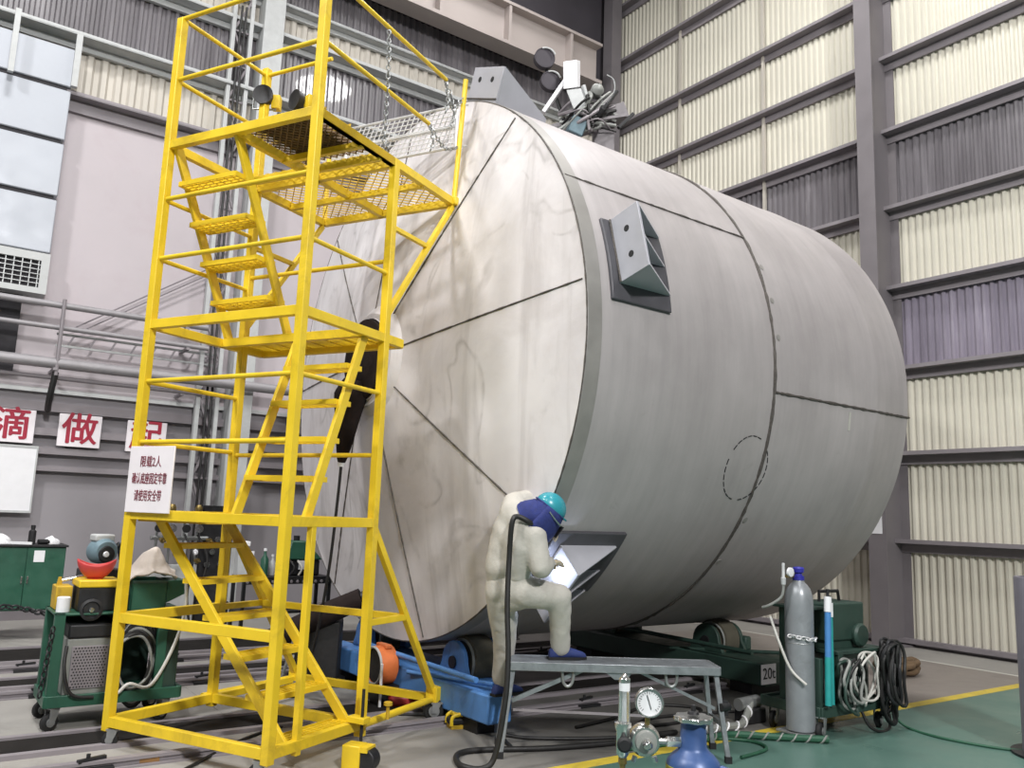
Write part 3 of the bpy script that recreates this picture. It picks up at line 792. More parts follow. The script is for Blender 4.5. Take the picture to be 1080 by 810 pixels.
# ================================================================== ROLLER STANDS under the tank
def roller_stand(name, label, s, paint, wl, wr, motor, s_half=.34):
    t = thing(name, label, 'roller stand', TC, TA)
    P = M[paint]
    xa, xb = (s-s_half, s+s_half) if not motor else (-.08, .14)
    m = MB(); m.box(xa, xb, -wr, wl, .10, .31); m.build('base_beam', P, t, bevel=.015)
    if motor: MB().box(.14, .54, -1.05, 1.05, .12, .30).build('roller_bed', P, t, bevel=.015)
    for k, y in enumerate((-wr+.3, wl-.3)): MB().box(xa+.03, xb-.03, y-.13, y+.13, 0, .10).build('foot', M['dark steel'], t)
    for sg_ in (-1, 1):
        yc, zc, r = sg_*-.788, .414, .20
        ax = Vector((1, 0, 0))
        m = MB(); m.lathe((s-.11, yc, zc), ax, [(0, r*.86), (.012, r), (.21, r), (.22, r*.86)], 40); ro = m.build('roller', M['tyre'], t)
        MB().torus((s-.112, yc, zc), ax, r*.86, .012, 40, 6).build('rim', M['machine grey'], ro)
        for e, x0 in ((-1, s-.20), (1, s+.16)):
            arc = [(x0, yc+.17*math.cos(a), zc+.17*math.sin(a)) for a in np.linspace(0, PI, 12)]
            m = MB(); m.prism([(x0, yc+.22, .31)]+arc+[(x0, yc-.22, .31)], (.04, 0, 0))
            ck = m.build('cheek', P, t, bevel=.006)
            MB().lathe((x0-.015 if e < 0 else x0+.04, yc, zc), ax, [(0, .05), (.015, .05)], 16).build('axle_cap', M['dark steel'] if e < 0 else P, ck)
        MB().box(s+.20, s+.30, yc-.2, yc+.2, .31, .45).build('gearbox', P, t, bevel=.02)
    MB().cyl((xa-.03, -wr+.12, .40), (xa-.03, .4, .42), .022, 10).build('tie_bar', P, t)
    MB().cyl((xa-.03, -.45, .30), (xb-.1, -wr+.1, .36), .018, 10).build('tie_bar', P, t)
    if motor:
        a0, w0, z0 = -.27, -.15, .315
        m = MB(); m.lathe((a0, w0, z0), ax, [(0, .155), (.02, .16), (.15, .16), (.18, .12)], 36, caps=False)
        m.lathe((a0, w0, z0), ax, [(0, .155), (0, .142), (.12, .142)], 36, caps=False); mo = m.build('drive_motor', M['orange paint'], t)
        MB().lathe((a0+.012, w0, z0), ax, [(0, .142), (.004, 0)], 32, caps=False).build('motor_opening', M['black rubber'], mo)
        MB().torus((a0-.004, w0, z0), ax, .149, .011, 36, 6).build('motor_rim', M['light grey'], mo)
        MB().box(a0+.06, a0+.12, w0-.09, w0+.09, z0+.14, z0+.175).build('terminal_box', M['orange paint'], mo, bevel=.008)
        MB().box(a0, -.08, w0-.12, w0+.12, .0, .16).build('motor_plinth', M['dark steel'], t)
        MB().cyl((a0-.03, w0-.20, .02), (a0-.03, w0-.20, .36), .012, 8).build('lever', M['white paper'], t)
    return t
ra = roller_stand('roller_stand', 'blue powered roller stand with orange motor under the near tank end', .31, 'roller blue', 1.25, 1.56, True, .30)
rb = roller_stand('roller_stand', 'dark green idler roller stand marked 20t under the far tank end', 3.42, 'dark green', 1.25, 1.62, False)
pl = MB().box(3.02, 3.24, -1.628, -1.621, .13, .31).build('load_plate', M['sign white'], rb)
text_mesh('lettering', '20t', .145, M['ink black'], pl, Matrix.Translation((3.13, -1.631, .222)) @ Matrix.Rotation(PI/2, 4, 'X'), .001)

# black arm machine before the tank head
t = thing('extraction_arm', 'black machine with a thick slanting arm beside the orange motor', 'machine', (-1.72, 8.15, 0), .1)
MB().box(-.20, .20, -.16, .18, .02, .58).build('cabinet', M['black rubber'], t, bevel=.02)
MB().box(-.25, .25, -.2, .22, 0, .05).build('base_plate', M['dark steel'], t)
MB().tube([(-.42, -.12, .40), (.0, -.16, .62), (.38, -.18, .80)], [.10, .105, .095], 16).build('arm', M['black cloth'], t)
m = MB(); m.cyl((.38, -.18, .80), (.48, -.18, .85), .06, 14); m.box(.44, .60, -.24, -.12, .80, .92); m.cyl((.52, -.25, .86), (.52, -.10, .86), .035, 10); m.build('arm_head', M['dark steel'], t, bevel=.008)
MB().cyl((-.30, -.27, .0), (-.18, -.27, .5), .014, 8).build('prop', M['galvanised'], t)

# ================================================================== WORK PLATFORM (trestle bench)
BZ = .62
b0, b1 = Vector((.06, 5.95, 0)), Vector((1.51, 6.03, 0)); bd = (b1-b0).normalized(); bn = Vector((-bd.y, bd.x, 0)); BL = (b1-b0).length; BW = .30
t = thing('work_platform', 'folding aluminium work platform the welder rests one foot on', 'platform', b0, math.atan2(bd.y, bd.x))
for k in range(3):
    y0 = k*BW/3+.004; y1 = (k+1)*BW/3-.004
    m = MB(); m.box(0, BL, y0, y1, BZ-.028, BZ-.006)
    for j in range(4): yy = y0+.008+j*(y1-y0-.016)/3; m.box(0, BL, yy-.005, yy+.005, BZ-.006, BZ)
    m.build('deck_plank', M['aluminium'], t)
for y in (0, BW): MB().box(0, BL, y-.014, y+.014, BZ-.055, BZ+.002).build('side_rail', M['aluminium'], t, bevel=.003)
for x in (0, BL): MB().box(x-.012, x+.012, 0, BW, BZ-.055, BZ+.002).build('end_rail', M['aluminium'], t, bevel=.003)
for x, sx in ((.02, -1), (BL-.02, 1)):
    for y, sy in ((.02, -1), (BW-.02, 1)):
        lg = MB().bar((x, y, BZ-.05), (x+sx*.07, y+sy*.05, .02), .034, .026).build('leg', M['aluminium'], t, bevel=.003)
        MB().box(x+sx*.07-.022, x+sx*.07+.022, y+sy*.05-.02, y+sy*.05+.02, 0, .045).build('rubber_foot', M['black rubber'], lg)
    MB().bar((x+sx*.045, -.015, .24), (x+sx*.045, BW+.015, .24), .022, .03).build('leg_rung', M['aluminium'], t)
MB().bar((.02, .04, .36), (.50, .04, BZ-.05), .02, .028).build('folding_brace', M['aluminium'], t)
MB().bar((BL-.02, .04, .34), (BL-.55, .04, BZ-.05), .014, .02).build('folding_brace', M['aluminium'], t)
MB().tube([(.36, .02, BZ-.06), (.37, .02, BZ-.13), (.40, .02, BZ-.155), (.43, .02, BZ-.13), (.44, .02, BZ-.06)], .011, 8, smooth=3).build('lock_loop', M['galvanised'], t)
MB().tube([(1.08, .02, BZ-.06), (1.09, .02, BZ-.12), (1.12, .02, BZ-.14), (1.15, .02, BZ-.12), (1.16, .02, BZ-.06)], .011, 8, smooth=3).build('lock_loop', M['galvanised'], t)
m = MB(); m.prism([(.66, .0, BZ-.055), (.84, .0, BZ-.055), (.80, .0, BZ-.10), (.72, .0, BZ-.10)], (0, .02, 0)); m.build('hinge_plate', M['aluminium'], t)
MB().bar((.03, .04, .30), (.95, .04, .28), .012, .016).build('tie_bar', M['girt'], t)
m = MB(); m.cyl((BL-.0, -.02, .36), (BL+.07, .02, .36), .028, 10); m.box(BL+.0, BL+.06, .0, .06, .30, .40); m.build('lock_catch', M['dark steel'], t)

# ================================================================== THE WELDER
person = thing('person', 'welder in pale coveralls and teal helmet bending towards the lower bracket', 'person', (0, 6.0, 0))
PO = Vector((0, 6.0, 0))
def pj(x, y, Y): return at(x, y, Y)-PO
J = dict(pelvis=pj(536, 620, 6.00), belly=pj(537, 596, 5.96), chest=pj(543, 568, 5.92), upper=pj(547, 549, 5.90), neck=pj(560, 544, 5.88), head=pj(575, 540, 5.87),
  shl=pj(541, 533, 6.00), ell=pj(560, 528, 6.16), wrl=pj(581, 548, 6.12), hdl=pj(588, 562, 6.12),
  shr=pj(563, 564, 5.82), elr=pj(570, 598, 5.80), wrr=pj(579, 594, 5.97), hdr=pj(587, 592, 6.04),
  hpl=pj(529, 632, 6.06), knl=pj(533, 674, 6.22), anl=pj(530, 714, 6.38),
  hpr=pj(552, 624, 5.96), knr=pj(590, 629, 5.98), anr=pj(591, 682, 6.12))
def skinned(name, joints, radii, edges, m, parent, sub=2):
    names = list(radii); idx = {n: i for i, n in enumerate(names)}
    me = bpy.data.meshes.new(name); me.from_pydata([joints[n] for n in names], [(idx[a], idx[b]) for a, b in edges], [])
    o = bpy.data.objects.new(name, me); COL.objects.link(o)
    sk = o.modifiers.new('skin', 'SKIN'); sk.use_smooth_shade = True; sk.branch_smoothing = .6
    for i, n in enumerate(names):
        r = radii[n]; dd = me.skin_vertices[0].data[i]; dd.radius = r if isinstance(r, tuple) else (r, r); dd.use_root = (i == 0)
    sb = o.modifiers.new('sub', 'SUBSURF'); sb.levels = sub; sb.render_levels = sub
    return bake(o, name, m, parent)
def bake(o, name, m, parent):
    dg = bpy.context.evaluated_depsgraph_get(); dg.update()
    ne = bpy.data.meshes.new_from_object(o.evaluated_get(dg)); bpy.data.objects.remove(o)
    ne.name = name; ne.materials.clear(); ne.materials.append(m)
    for p in ne.polygons: p.use_smooth = True
    r = bpy.data.objects.new(name, ne); COL.objects.link(r); r.parent = parent
    return r
def fused(name, limbs, m, parent, voxel=.014, smooth=5, wrinkle=0, wsize=.09, stretch=None):
    """limbs: (point, radius, point, radius) tapered capsules, fused to one continuous surface"""
    mb = MB()
    for a, ra, b, rb in limbs:
        a, b = Vector(a), Vector(b); L = (b-a).length or 1e-4; dv = (b-a)/L if L > 1e-3 else Vector((0, 0, 1)); pr = []
        for t_ in np.linspace(-PI/2, 0, 6): pr.append((ra*math.sin(t_), max(0, ra*math.cos(t_)) if t_ > -PI/2+.01 else 0))
        for t_ in np.linspace(0, PI/2, 6): pr.append((L+rb*math.sin(t_), max(0, rb*math.cos(t_)) if t_ < PI/2-.01 else 0))
        mb.lathe(a, dv, pr, 20, caps=False)
    o = mb.build(name, m, None)
    rm = o.modifiers.new('remesh', 'REMESH'); rm.mode = 'VOXEL'; rm.voxel_size = voxel
    sm = o.modifiers.new('smooth', 'SMOOTH'); sm.factor = .5; sm.iterations = smooth
    if wrinkle:
        for ty, s_, w_ in (('CLOUDS', wsize*2.2, wrinkle*.7), ('MARBLE', wsize*2.0, wrinkle*.35)):
            tx = bpy.data.textures.new(name, ty); tx.noise_scale = s_
            if ty == 'MARBLE': tx.turbulence = 9; tx.marble_type = 'SOFT'
            dp = o.modifiers.new('folds', 'DISPLACE'); dp.texture = tx; dp.strength = w_; dp.mid_level = .5; dp.texture_coords = 'LOCAL'
        s3 = o.modifiers.new('smooth2', 'SMOOTH'); s3.factor = .5; s3.iterations = 2
    return bake(o, name, m, parent)
def mid(a, b, t=.5): return J[a].lerp(J[b], t)
def limbs_of(radii, edges, grow=0): return [(J[a], radii[a]+grow, J[b], radii[b]+grow) for a, b in edges]
# the body under the clothes: one continuous surface from head to ankles
br = dict(pelvis=.085, belly=.08, chest=.09, upper=.075, neck=.05, head=.088, shl=.04, ell=.036, wrl=.028, shr=.04, elr=.036, wrr=.028, hpl=.07, knl=.048, anl=.036, hpr=.07, knr=.048, anr=.036)
be = [('pelvis','belly'),('belly','chest'),('chest','upper'),('upper','neck'),('neck','head'),('upper','shl'),('shl','ell'),('ell','wrl'),('upper','shr'),('shr','elr'),('elr','wrr'),('pelvis','hpl'),('hpl','knl'),('knl','anl'),('pelvis','hpr'),('hpr','knr'),('knr','anr')]
hfw0 = (at(585, 560, 5.95)-at(572, 541, 5.87)).normalized()
face = [(J['head']+hfw0*.05+Vector((0,0,-.03)), .05, J['head']+hfw0*.05, .055), (J['head']+hfw0*.095, .012, J['head']+hfw0*.10+Vector((0,0,-.02)), .014)]
fused('body', limbs_of(br, be)+face, M['skin'], person, smooth=3)
# trousers
ax_ = (J['hpr']-J['hpl']).normalized(); sh_ = (J['shr']-J['shl']).normalized()
J['wl'] = mid('pelvis', 'belly', .55)-ax_*.06; J['wr'] = mid('pelvis', 'belly', .55)+ax_*.06; J['pl'] = J['pelvis']-ax_*.06; J['pr'] = J['pelvis']+ax_*.06
J['thr'] = mid('hpr', 'knr', .5); J['thl'] = mid('hpl', 'knl', .5); J['cal'] = mid('knl', 'anl', .5); J['car'] = mid('knr', 'anr', .5)
tr_ = dict(wl=.105, wr=.105, pl=.116, pr=.116, hpl=.110, thl=.100, knl=.085, cal=.077, anl=.074, hpr=.118, thr=.104, knr=.09, car=.08, anr=.07)
fused('trousers', limbs_of(tr_, [('wl','wr'),('wl','pl'),('wr','pr'),('pl','pr'),('pl','hpl'),('hpl','thl'),('thl','knl'),('knl','cal'),('cal','anl'),('pr','hpr'),('hpr','thr'),('thr','knr'),('knr','car'),('car','anr'),('hpl','hpr')]), M['coverall'], person, wrinkle=.020, wsize=.085)
# jacket, hem gathered over the hips
for n, c, k, off in (('heml', 'pelvis', .45, -.075), ('hemr', 'pelvis', .45, .075)):
    J[n] = mid('belly', 'pelvis', k)+ax_*off
J['bel'] = J['belly']-ax_*.07; J['ber'] = J['belly']+ax_*.07
J['chl'] = J['chest']-sh_*.075; J['chr'] = J['chest']+sh_*.07; J['upl'] = J['upper']-sh_*.06; J['upr'] = J['upper']+sh_*.06
J['col'] = mid('upper', 'neck', .55)
J['ual'] = mid('shl', 'ell'); J['uar'] = mid('shr', 'elr'); J['fal'] = mid('ell', 'wrl'); J['far'] = mid('elr', 'wrr')
jr = dict(heml=.105, hemr=.105, bel=.122, ber=.122, chl=.128, chr=.122, upl=.11, upr=.105, col=.08, shl=.09, ual=.082, ell=.078, fal=.068, wrl=.046, shr=.092, uar=.08, elr=.078, far=.068, wrr=.048)
fused('jacket', limbs_of(jr, [('heml','hemr'),('heml','bel'),('hemr','ber'),('bel','ber'),('bel','chl'),('ber','chr'),('chl','chr'),('chl','upl'),('chr','upr'),('upl','upr'),('upl','col'),('upr','col'),('upl','shl'),('shl','ual'),('ual','ell'),('ell','fal'),('fal','wrl'),('upr','shr'),('shr','uar'),('uar','elr'),('elr','far'),('far','wrr')]), M['coverall'], person, wrinkle=.020, wsize=.095)
# gloves: palm, four fingers and a thumb closed round the torch
def glove(wr, hd, side):
    d = (J[hd]-J[wr]).normalized(); up = Vector((0, 0, 1)); a = d.cross(up).normalized()*side; n = a.cross(d).normalized()*side
    w0 = J[wr]-d*.02; P = {'w': w0, 'p': w0+d*.06, 'q': w0+d*.10}
    R = {'w': .032, 'p': (.042, .024), 'q': (.040, .021)}; E = [('w','p'),('p','q')]
    for k, (o, l) in enumerate(((-.030, .075), (-.010, .085), (.010, .08), (.030, .062))):
        b = P['q']+a*o
        for j, (f, c) in enumerate(((.30, -.004), (.62, -.022), (.85, -.05))):
            P['f%d%d' % (k, j)] = b+d*l*f+n*c; R['f%d%d' % (k, j)] = .0115-.001*j
        E += [('q', 'f%d0' % k), ('f%d0' % k, 'f%d1' % k), ('f%d1' % k, 'f%d2' % k)]
    for j, (f, c, o) in enumerate(((.02, -.01, -.045), (.045, -.03, -.058), (.075, -.045, -.05))):
        P['t%d' % j] = P['p']+d*f+n*c+a*o; R['t%d' % j] = .0135-.001*j
    E += [('p', 't0'), ('t0', 't1'), ('t1', 't2')]
    skinned('glove', P, R, E, M['glove'], person)
glove('wrr', 'hdr', 1); glove('wrl', 'hdl', -1)
# shoes with dark blue covers
def shoe(an, toe_dir, dz):
    a = J[an]; d = Vector((toe_dir[0], toe_dir[1], 0)).normalized(); s = Vector((-d.y, d.x, 0)); z0 = dz
    g = Vector((a.x, a.y, z0))
    m = MB(); N = 12; prev = None; rings = []
    for f, w, h in ((-.085, .022, .045), (-.075, .034, .075), (-.03, .042, .105), (.03, .043, .095), (.09, .047, .07), (.14, .048, .056), (.175, .04, .045), (.192, .02, .026)):
        ring = []
        for k in range(N):
            th = 2*PI*k/N; c, q = math.cos(th), math.sin(th)
            ring.append(m.v(g+d*f+s*w*c*(1.0 if q > -.3 else 1.05)+Vector((0, 0, h*(.5+.5*q) if q > -.5 else .0))))
        rings.append(ring)
    for A, B in zip(rings[:-1], rings[1:]):
        for k in range(N): m.face([A[k], A[(k+1) % N], B[(k+1) % N], B[k]])
    m.face(rings[0][::-1]); m.face(rings[-1])
    o = m.build('shoe', M['shoe blue'], person, smooth=60); sb = o.modifiers.new('sub', 'SUBSURF'); sb.levels = 1; sb.render_levels = 1
    m = MB(); m.prism([g+d*f+s*w+Vector((0,0,-.004)) for f, w in ((-.09, .03), (.03, .046), (.13, .05), (.19, .026), (.19, -.026), (.13, -.05), (.03, -.046), (-.09, -.03))], (0, 0, .018))
    m.build('sole', M['black rubber'], o)
shoe('anr', (.97, .25), BZ+.006)
shoe('anl', (.75, .65), .316)
# helmet, hood and neck cape
hd = J['head']+pj(577, 538.5, 5.87)-pj(575, 540, 5.87)
hup = (at(584, 527, 5.87)-at(566, 550, 5.87)).normalized(); hfw = (at(585, 560, 5.95)-at(572, 541, 5.87)).normalized()
hfw = (hfw-hup*hfw.dot(hup)).normalized(); hsd = hup.cross(hfw)
HM = Matrix((hfw, hsd, hup)).transposed()
def hp_(x, y, z): return hd+HM @ (Vector((x, y, z))*.92)
m = MB(); NN = 28; rings = []
for f in np.linspace(0, .5*PI*.97, 9):
    rings.append([m.v(hp_(.132*math.cos(f)*math.cos(a)+.008, .112*math.cos(f)*math.sin(a), .028+.118*math.sin(f))) for a in np.linspace(0, 2*PI, NN, endpoint=False)])
for A, B in zip(rings[:-1], rings[1:]):
    for k in range(NN): m.face([A[k], A[(k+1) % NN], B[(k+1) % NN], B[k]])
m.face(rings[-1])
bot = [m.v(hp_(.128*math.cos(a)+.008, .108*math.sin(a), .022)) for a in np.linspace(0, 2*PI, NN, endpoint=False)]
for k in range(NN): m.face([bot[(k+1) % NN], bot[k], rings[0][k], rings[0][(k+1) % NN]])
hl = m.build('helmet', M['helmet teal'], person, smooth=50)
m = MB(); m.prism([hp_(.10*1.0+.07*math.cos(a), .095*math.sin(a), .024) for a in np.linspace(-PI/2, PI/2, 12)], HM @ Vector((0, 0, .01))); m.build('brim', M['helmet teal'], hl)
m = MB(); m.tube([hp_(.135*math.cos(a)+.008, .116*math.sin(a), .026) for a in np.linspace(0, 2*PI, 28, endpoint=False)], .006, 6, closed=True); m.build('band', M['hood blue'], hl)
# welding hood: shell before the face and blue cloth round the neck
m = MB()
def hood(u_, v_):
    a = (u_-.5)*2*rad(125); z = .03-.23*v_; r = 1.0+.10*math.sin(v_*PI)
    return hp_((.135+.03*v_)*r*math.cos(a), .122*r*math.sin(a)*(1-.1*v_), z)
m.grid(hood, 20, 8); hd_o = m.build('welding_hood', M['hood blue'], person, smooth=60)
sd = hd_o.modifiers.new('thickness', 'SOLIDIFY'); sd.thickness = .006
m = MB(); m.grid(lambda a, b: hp_((.172+.012)*math.cos((a-.5)*1.1), .14*math.sin((a-.5)*1.1)*1.0, -.02-.10*b), 6, 3); vo = m.build('visor', M['ink black'], hd_o); vo.modifiers.new('t', 'SOLIDIFY').thickness = .006
m = MB(); m.tube([hp_(.10, .118, -.03), hp_(.03, .132, -.02), hp_(-.05, .122, .0)], .007, 6, smooth=4); m.tube([hp_(.10, -.118, -.03), hp_(.03, -.132, -.02), hp_(-.05, -.122, .0)], .007, 6, smooth=4); m.build('headband', M['chrome'], hd_o)
m = MB(); m.tube([hp_(.0, 0, .02), hp_(-.01, .0, -.06), J['neck']+Vector((0,0,0)), J['col'].lerp(J['upper'], .2)], [.11, .118, .118, .12], 18, smooth=4)
cp = m.build('neck_cape', M['hood blue'], person, smooth=70)
tx = bpy.data.textures.new('cape', 'CLOUDS'); tx.noise_scale = .07; dpm = cp.modifiers.new('folds', 'DISPLACE'); dpm.texture = tx; dpm.strength = .03
# torch in his hands with its flash
tip = tkw(.17, 49, TRAD+.16)
t = thing('welding_torch', 'welding torch held to the lower bracket by the welder', 'torch', J['hdr']+PO)
o0 = J['hdr']+PO
m = MB(); q = tip-o0; m.tube([(0, 0, 0), q*.35+Vector((0,0,.02)), q*.7+Vector((0,0,.01)), q*.9], [.014, .012, .009, .008], 10, smooth=3); m.build('neck', M['brass'], t)
MB().cyl(q*.85, q, .011, 10).build('nozzle', M['chrome'], t)
MB().tube([Vector((0,0,0)), -q*.15+Vector((-.03, -.02, -.02))], .018, 10).build('grip', M['black rubber'], t)
la = bpy.data.lights.new('welding_arc', 'POINT'); la.energy = ARC; la.color = (.66, .76, 1.0); la.shadow_soft_size = .02
lo = bpy.data.objects.new('welding_arc', la); COL.objects.link(lo); lo.location = tip+(tip-o0).normalized()*.02
# torch hose from his shoulder down to the floor
pts = [at(578, 566, 5.9), at(560, 552, 5.76), at(546, 545, 5.74), at(540, 552, 5.72), at(537, 590, 5.74), at(535, 640, 5.70), at(536, 690, 5.66), at(533, 738, 5.63)]
fl_ = [Vector((-.02, 5.62, .10)), Vector((-.10, 5.60, .022)), Vector((-.24, 5.66, .022)), Vector((-.27, 5.90, .022)), Vector((-.12, 6.03, .022)), Vector((.35, 6.14, .022)), Vector((.9, 6.38, .022)), Vector((1.35, 6.72, .022))]
tag(MB().tube(pts+fl_, .019, 10, smooth=7).build('torch_hose', M['cable black'], smooth=60), 'black torch hose hanging from the welder\'s shoulder and looping on the floor', 'hose')

# ================================================================== FOREGROUND: blue gas cylinder with flow regulator
t = thing('gas_cylinder', 'blue gas cylinder with a yellow band in the near foreground', 'gas cylinder', (.452, 2.05, 0))
m = MB(); m.lathe((0, 0, 0), (0, 0, 1), [(0, .09), (.01, .105), (.90, .108), (.945, .104), (.98, .092), (1.005, .075), (1.02, .062)], 40); m.build('body', M['cylinder blue'], t)
MB().lathe((0, 0, 1.018), (0, 0, 1), [(0, .064), (.03, .063), (.033, .060)], 40).build('yellow_band', M['cylinder yellow'], t)
MB().lathe((0, 0, 1.049), (0, 0, 1), [(0, .062), (.008, .060), (.022, .048), (.032, .036), (.040, .031), (.10, .029), (.102, .0)], 40, caps=False).build('neck', M['cylinder blue'], t)
m = MB(); N = 48
ringp = [(.043+.003*math.cos(8*a))*Vector((math.cos(a), math.sin(a), 0)) for a in np.linspace(0, 2*PI, N, endpoint=False)]
m.prism([p+Vector((0, 0, 1.145)) for p in ringp], (0, 0, .011)); m.lathe((0, 0, 1.142), (0, 0, 1), [(0, .03), (.008, .038), (.012, .038)], 30); m.build('handwheel', M['chrome'], t, bevel=.002)
MB().lathe((0, 0, 1.160), (0, 0, 1), [(0, .014), (.006, .012), (.008, .006), (.02, .005), (.022, 0)], 16).build('spindle', M['dark steel'], t)
MB().cyl((.055, -.03, 1.04), (.075, -.045, 1.035), .018, 14).build('bleed_plug', M['cylinder blue'], t)
rg = thing('gas_regulator', 'chrome gas regulator with round gauge and flow tube on the blue cylinder', 'regulator', (.452, 2.05, 1.097))
MB().cyl((-.030, 0, 0), (-.062, 0, 0), .0125, 6).build('coupling_nut', M['chrome'], rg)
MB().cyl((-.06, 0, 0), (-.10, 0, 0), .007, 10).build('inlet_stem', M['chrome'], rg)
m = MB(); m.lathe((-.112, .03, 0), (0, -1, 0), [(0, .03), (.005, .036), (.03, .036), (.034, .033), (.04, .031)], 36); m.build('regulator_body', M['chrome'], rg)
MB().lathe((-.112, -.01, 0), (0, -1, 0), [(0, .026), (.012, .024), (.013, .02)], 30).build('bonnet', M['machine grey'], rg)
MB().lathe((-.112, -.022, 0), (0, -1, 0), [(0, .012), (.02, .011), (.026, .006)], 16).build('adjusting_screw', M['chrome'], rg)
for a in range(12):
    pass
for sx in (-.022, .022): MB().cyl((-.112+sx, .005, -.036), (-.112+sx*1.2, .005, -.048), .006, 8).build('port_plug', M['chrome'], rg)
MB().cyl((-.107, .005, .03), (-.106, .005, .055), .006, 8).build('gauge_stem', M['brass'], rg)
m = MB(); m.lathe((-.104, .014, .086), (0, -1, 0), [(0, .026), (.004, .0325), (.024, .0335), (.026, .032), (.026, .0295), (.022, .029)], 40, caps=False); m.lathe((-.104, .014, .086), (0, -1, 0), [(0, .026), (0, 0)], 30, caps=False); ga = m.build('gauge_case', M['chrome'], rg)
MB().lathe((-.104, .014, .086), (0, -1, 0), [(.0215, .0295), (.022, 0)], 40, caps=False).build('dial', M['white paper'], ga)
m = MB()
for k in range(21):
    a = rad(225-270*k/20); r0 = .0215 if k % 5 else .019
    m.bar((-.104+r0*math.cos(a), -.0085, .086+r0*math.sin(a)), (-.104+.026*math.cos(a), -.0085, .086+.026*math.sin(a)), .0008, .0008, (0, 1, 0))
m.build('dial_marks', M['ink black'], ga)
MB().bar((-.104+.004, -.0095, .086-.014), (-.104-.006, -.0095, .086+.018), .0015, .001, (0, 1, 0)).build('needle', M['ink black'], ga)
MB().cyl((-.145, .005, .002), (-.158, .005, .002), .006, 10).build('outlet_stem', M['chrome'], rg)
m = MB(); m.lathe((-.163, .005, -.041), (0, 0, 1), [(0, .008), (.01, .015), (.06, .016), (.066, .019), (.078, .019), (.08, .014)], 20); m.build('flow_base', M['chrome'], rg)
MB().lathe((-.163, -.010, -.006), (0, -1, 0), [(0, .016), (.012, .017), (.016, .012)], 16).build('flow_knob', M['ink black'], rg)
m = MB(); m.lathe((-.161, .005, .038), (0, 0, 1), [(0, .0135), (.09, .0125)], 18); m.build('flow_tube', M['glass clear'], rg)
MB().cyl((-.161, .005, .040), (-.161, .005, .124), .0035, 8).build('float_rod', M['white paper'], rg)
MB().lathe((-.161, .005, .109), (0, 0, 1), [(0, .0128), (.02, .0128)], 18).build('flow_label', M['white paper'], rg)
MB().lathe((-.161, .005, .128), (0, 0, 1), [(0, .0135), (.008, .0135), (.014, .006), (.02, .004)], 18).build('flow_cap', M['chrome'], rg)
MB().lathe((-.163, .005, -.041), (0, 0, -1), [(0, .010), (.012, .010), (.012, .007), (.03, .006)], 12).build('hose_barb', M['brass'], rg)
tag(MB().tube([(.289, 2.055, 1.03), (.29, 2.06, .9), (.27, 2.12, .4), (.30, 2.3, .03), (.5, 2.9, .015), (.9, 3.4, .015)], .0075, 8, smooth=8).build('gas_hose', M['cable white'], smooth=60), 'pale gas hose dropping from the chrome flow tube to the floor', 'hose')
# ================================================================== LEFT WELDING CART with what lies on it
def L(c, u, v, z): return c + wu*u + wv*v + Vector((0, 0, z))
LC = W(.95, 6.83)
t = thing('welding_cart', 'green wheeled welding cart left of the yellow tower', 'cart', LC, WR)
GR = M['machine green']
def cart_frame(t, Lx, D, zb, zt, paint, posts):
    for x, y in posts: MB().box(x-.035, x+.035, y-.03, y+.03, zb, zt).build('post', paint, t, bevel=.004)
    m = MB(); m.box(0, Lx, 0, D, zb-.01, zb+.02); m.build('bottom_shelf', paint, t, bevel=.004)
    for y in (0, D): MB().bar((0, y, zb), (Lx, y, zb), .03, .08).build('bottom_rail', paint, t, bevel=.004)
    for x in (0, Lx): MB().bar((x, 0, zb), (x, D, zb), .03, .08).build('bottom_rail', paint, t, bevel=.004)
cart_frame(t, .90, .52, .20, .80, GR, ((.035, .03), (.035, .49), (.865, .49), (.74, .03)))
for x, y in ((.06, .04), (.06, .48), (.80, .04), (.82, .48)): caster(x, y, .06, t, 0, rz=.4, w=.04, top=.16)
MB().box(0, .90, 0, .52, .785, .80).build('top_shelf', GR, t, bevel=.004)
MB().box(.77, .88, .05, .44, .22, .78).build('side_panel', M['dark green'], t, bevel=.006)
MB().box(.07, .76, .47, .485, .22, .78).build('rear_panel', M['dark green'], t)
MB().chain([(-.01, -.05, .72), (-.03, -.05, .45), (-.05, -.05, .22)], .06, .006).build('hanging_chain', M['dark steel'], t)
mc = thing('welding_machine', 'grey welding power source with perforated front inside the left cart', 'welder', L(LC, .10, .02, .222), WR)
MB().box(0, .34, .01, .42, 0, .40).build('case', M['machine grey'], mc, bevel=.012)
MB().box(.035, .275, -.002, .012, .05, .345).build('front_grille', M['girt'], mc, bevel=.003)
m = MB()
for i in range(11):
    for j in range(14):
        x = .05+i*.02+(j % 2)*.01; z = .065+j*.0205
        if x < .265: m.cyl((x, -.0035, z), (x, .004, z), .0062, 6)
m.build('grille_holes', M['ink black'], mc)
MB().box(.285, .335, -.004, .012, .06, .35).build('side_strip', M['light grey'], mc, bevel=.003)
MB().box(.0, .34, -.006, .42, .40, .50).build('control_head', M['dark steel'], mc, bevel=.015)
MB().tube([(.0, .0, .35), (-.01, -.06, .2), (.05, -.07, .03), (.2, -.05, -.005)], .012, 8, smooth=5).build('lead', M['cable black'], mc)
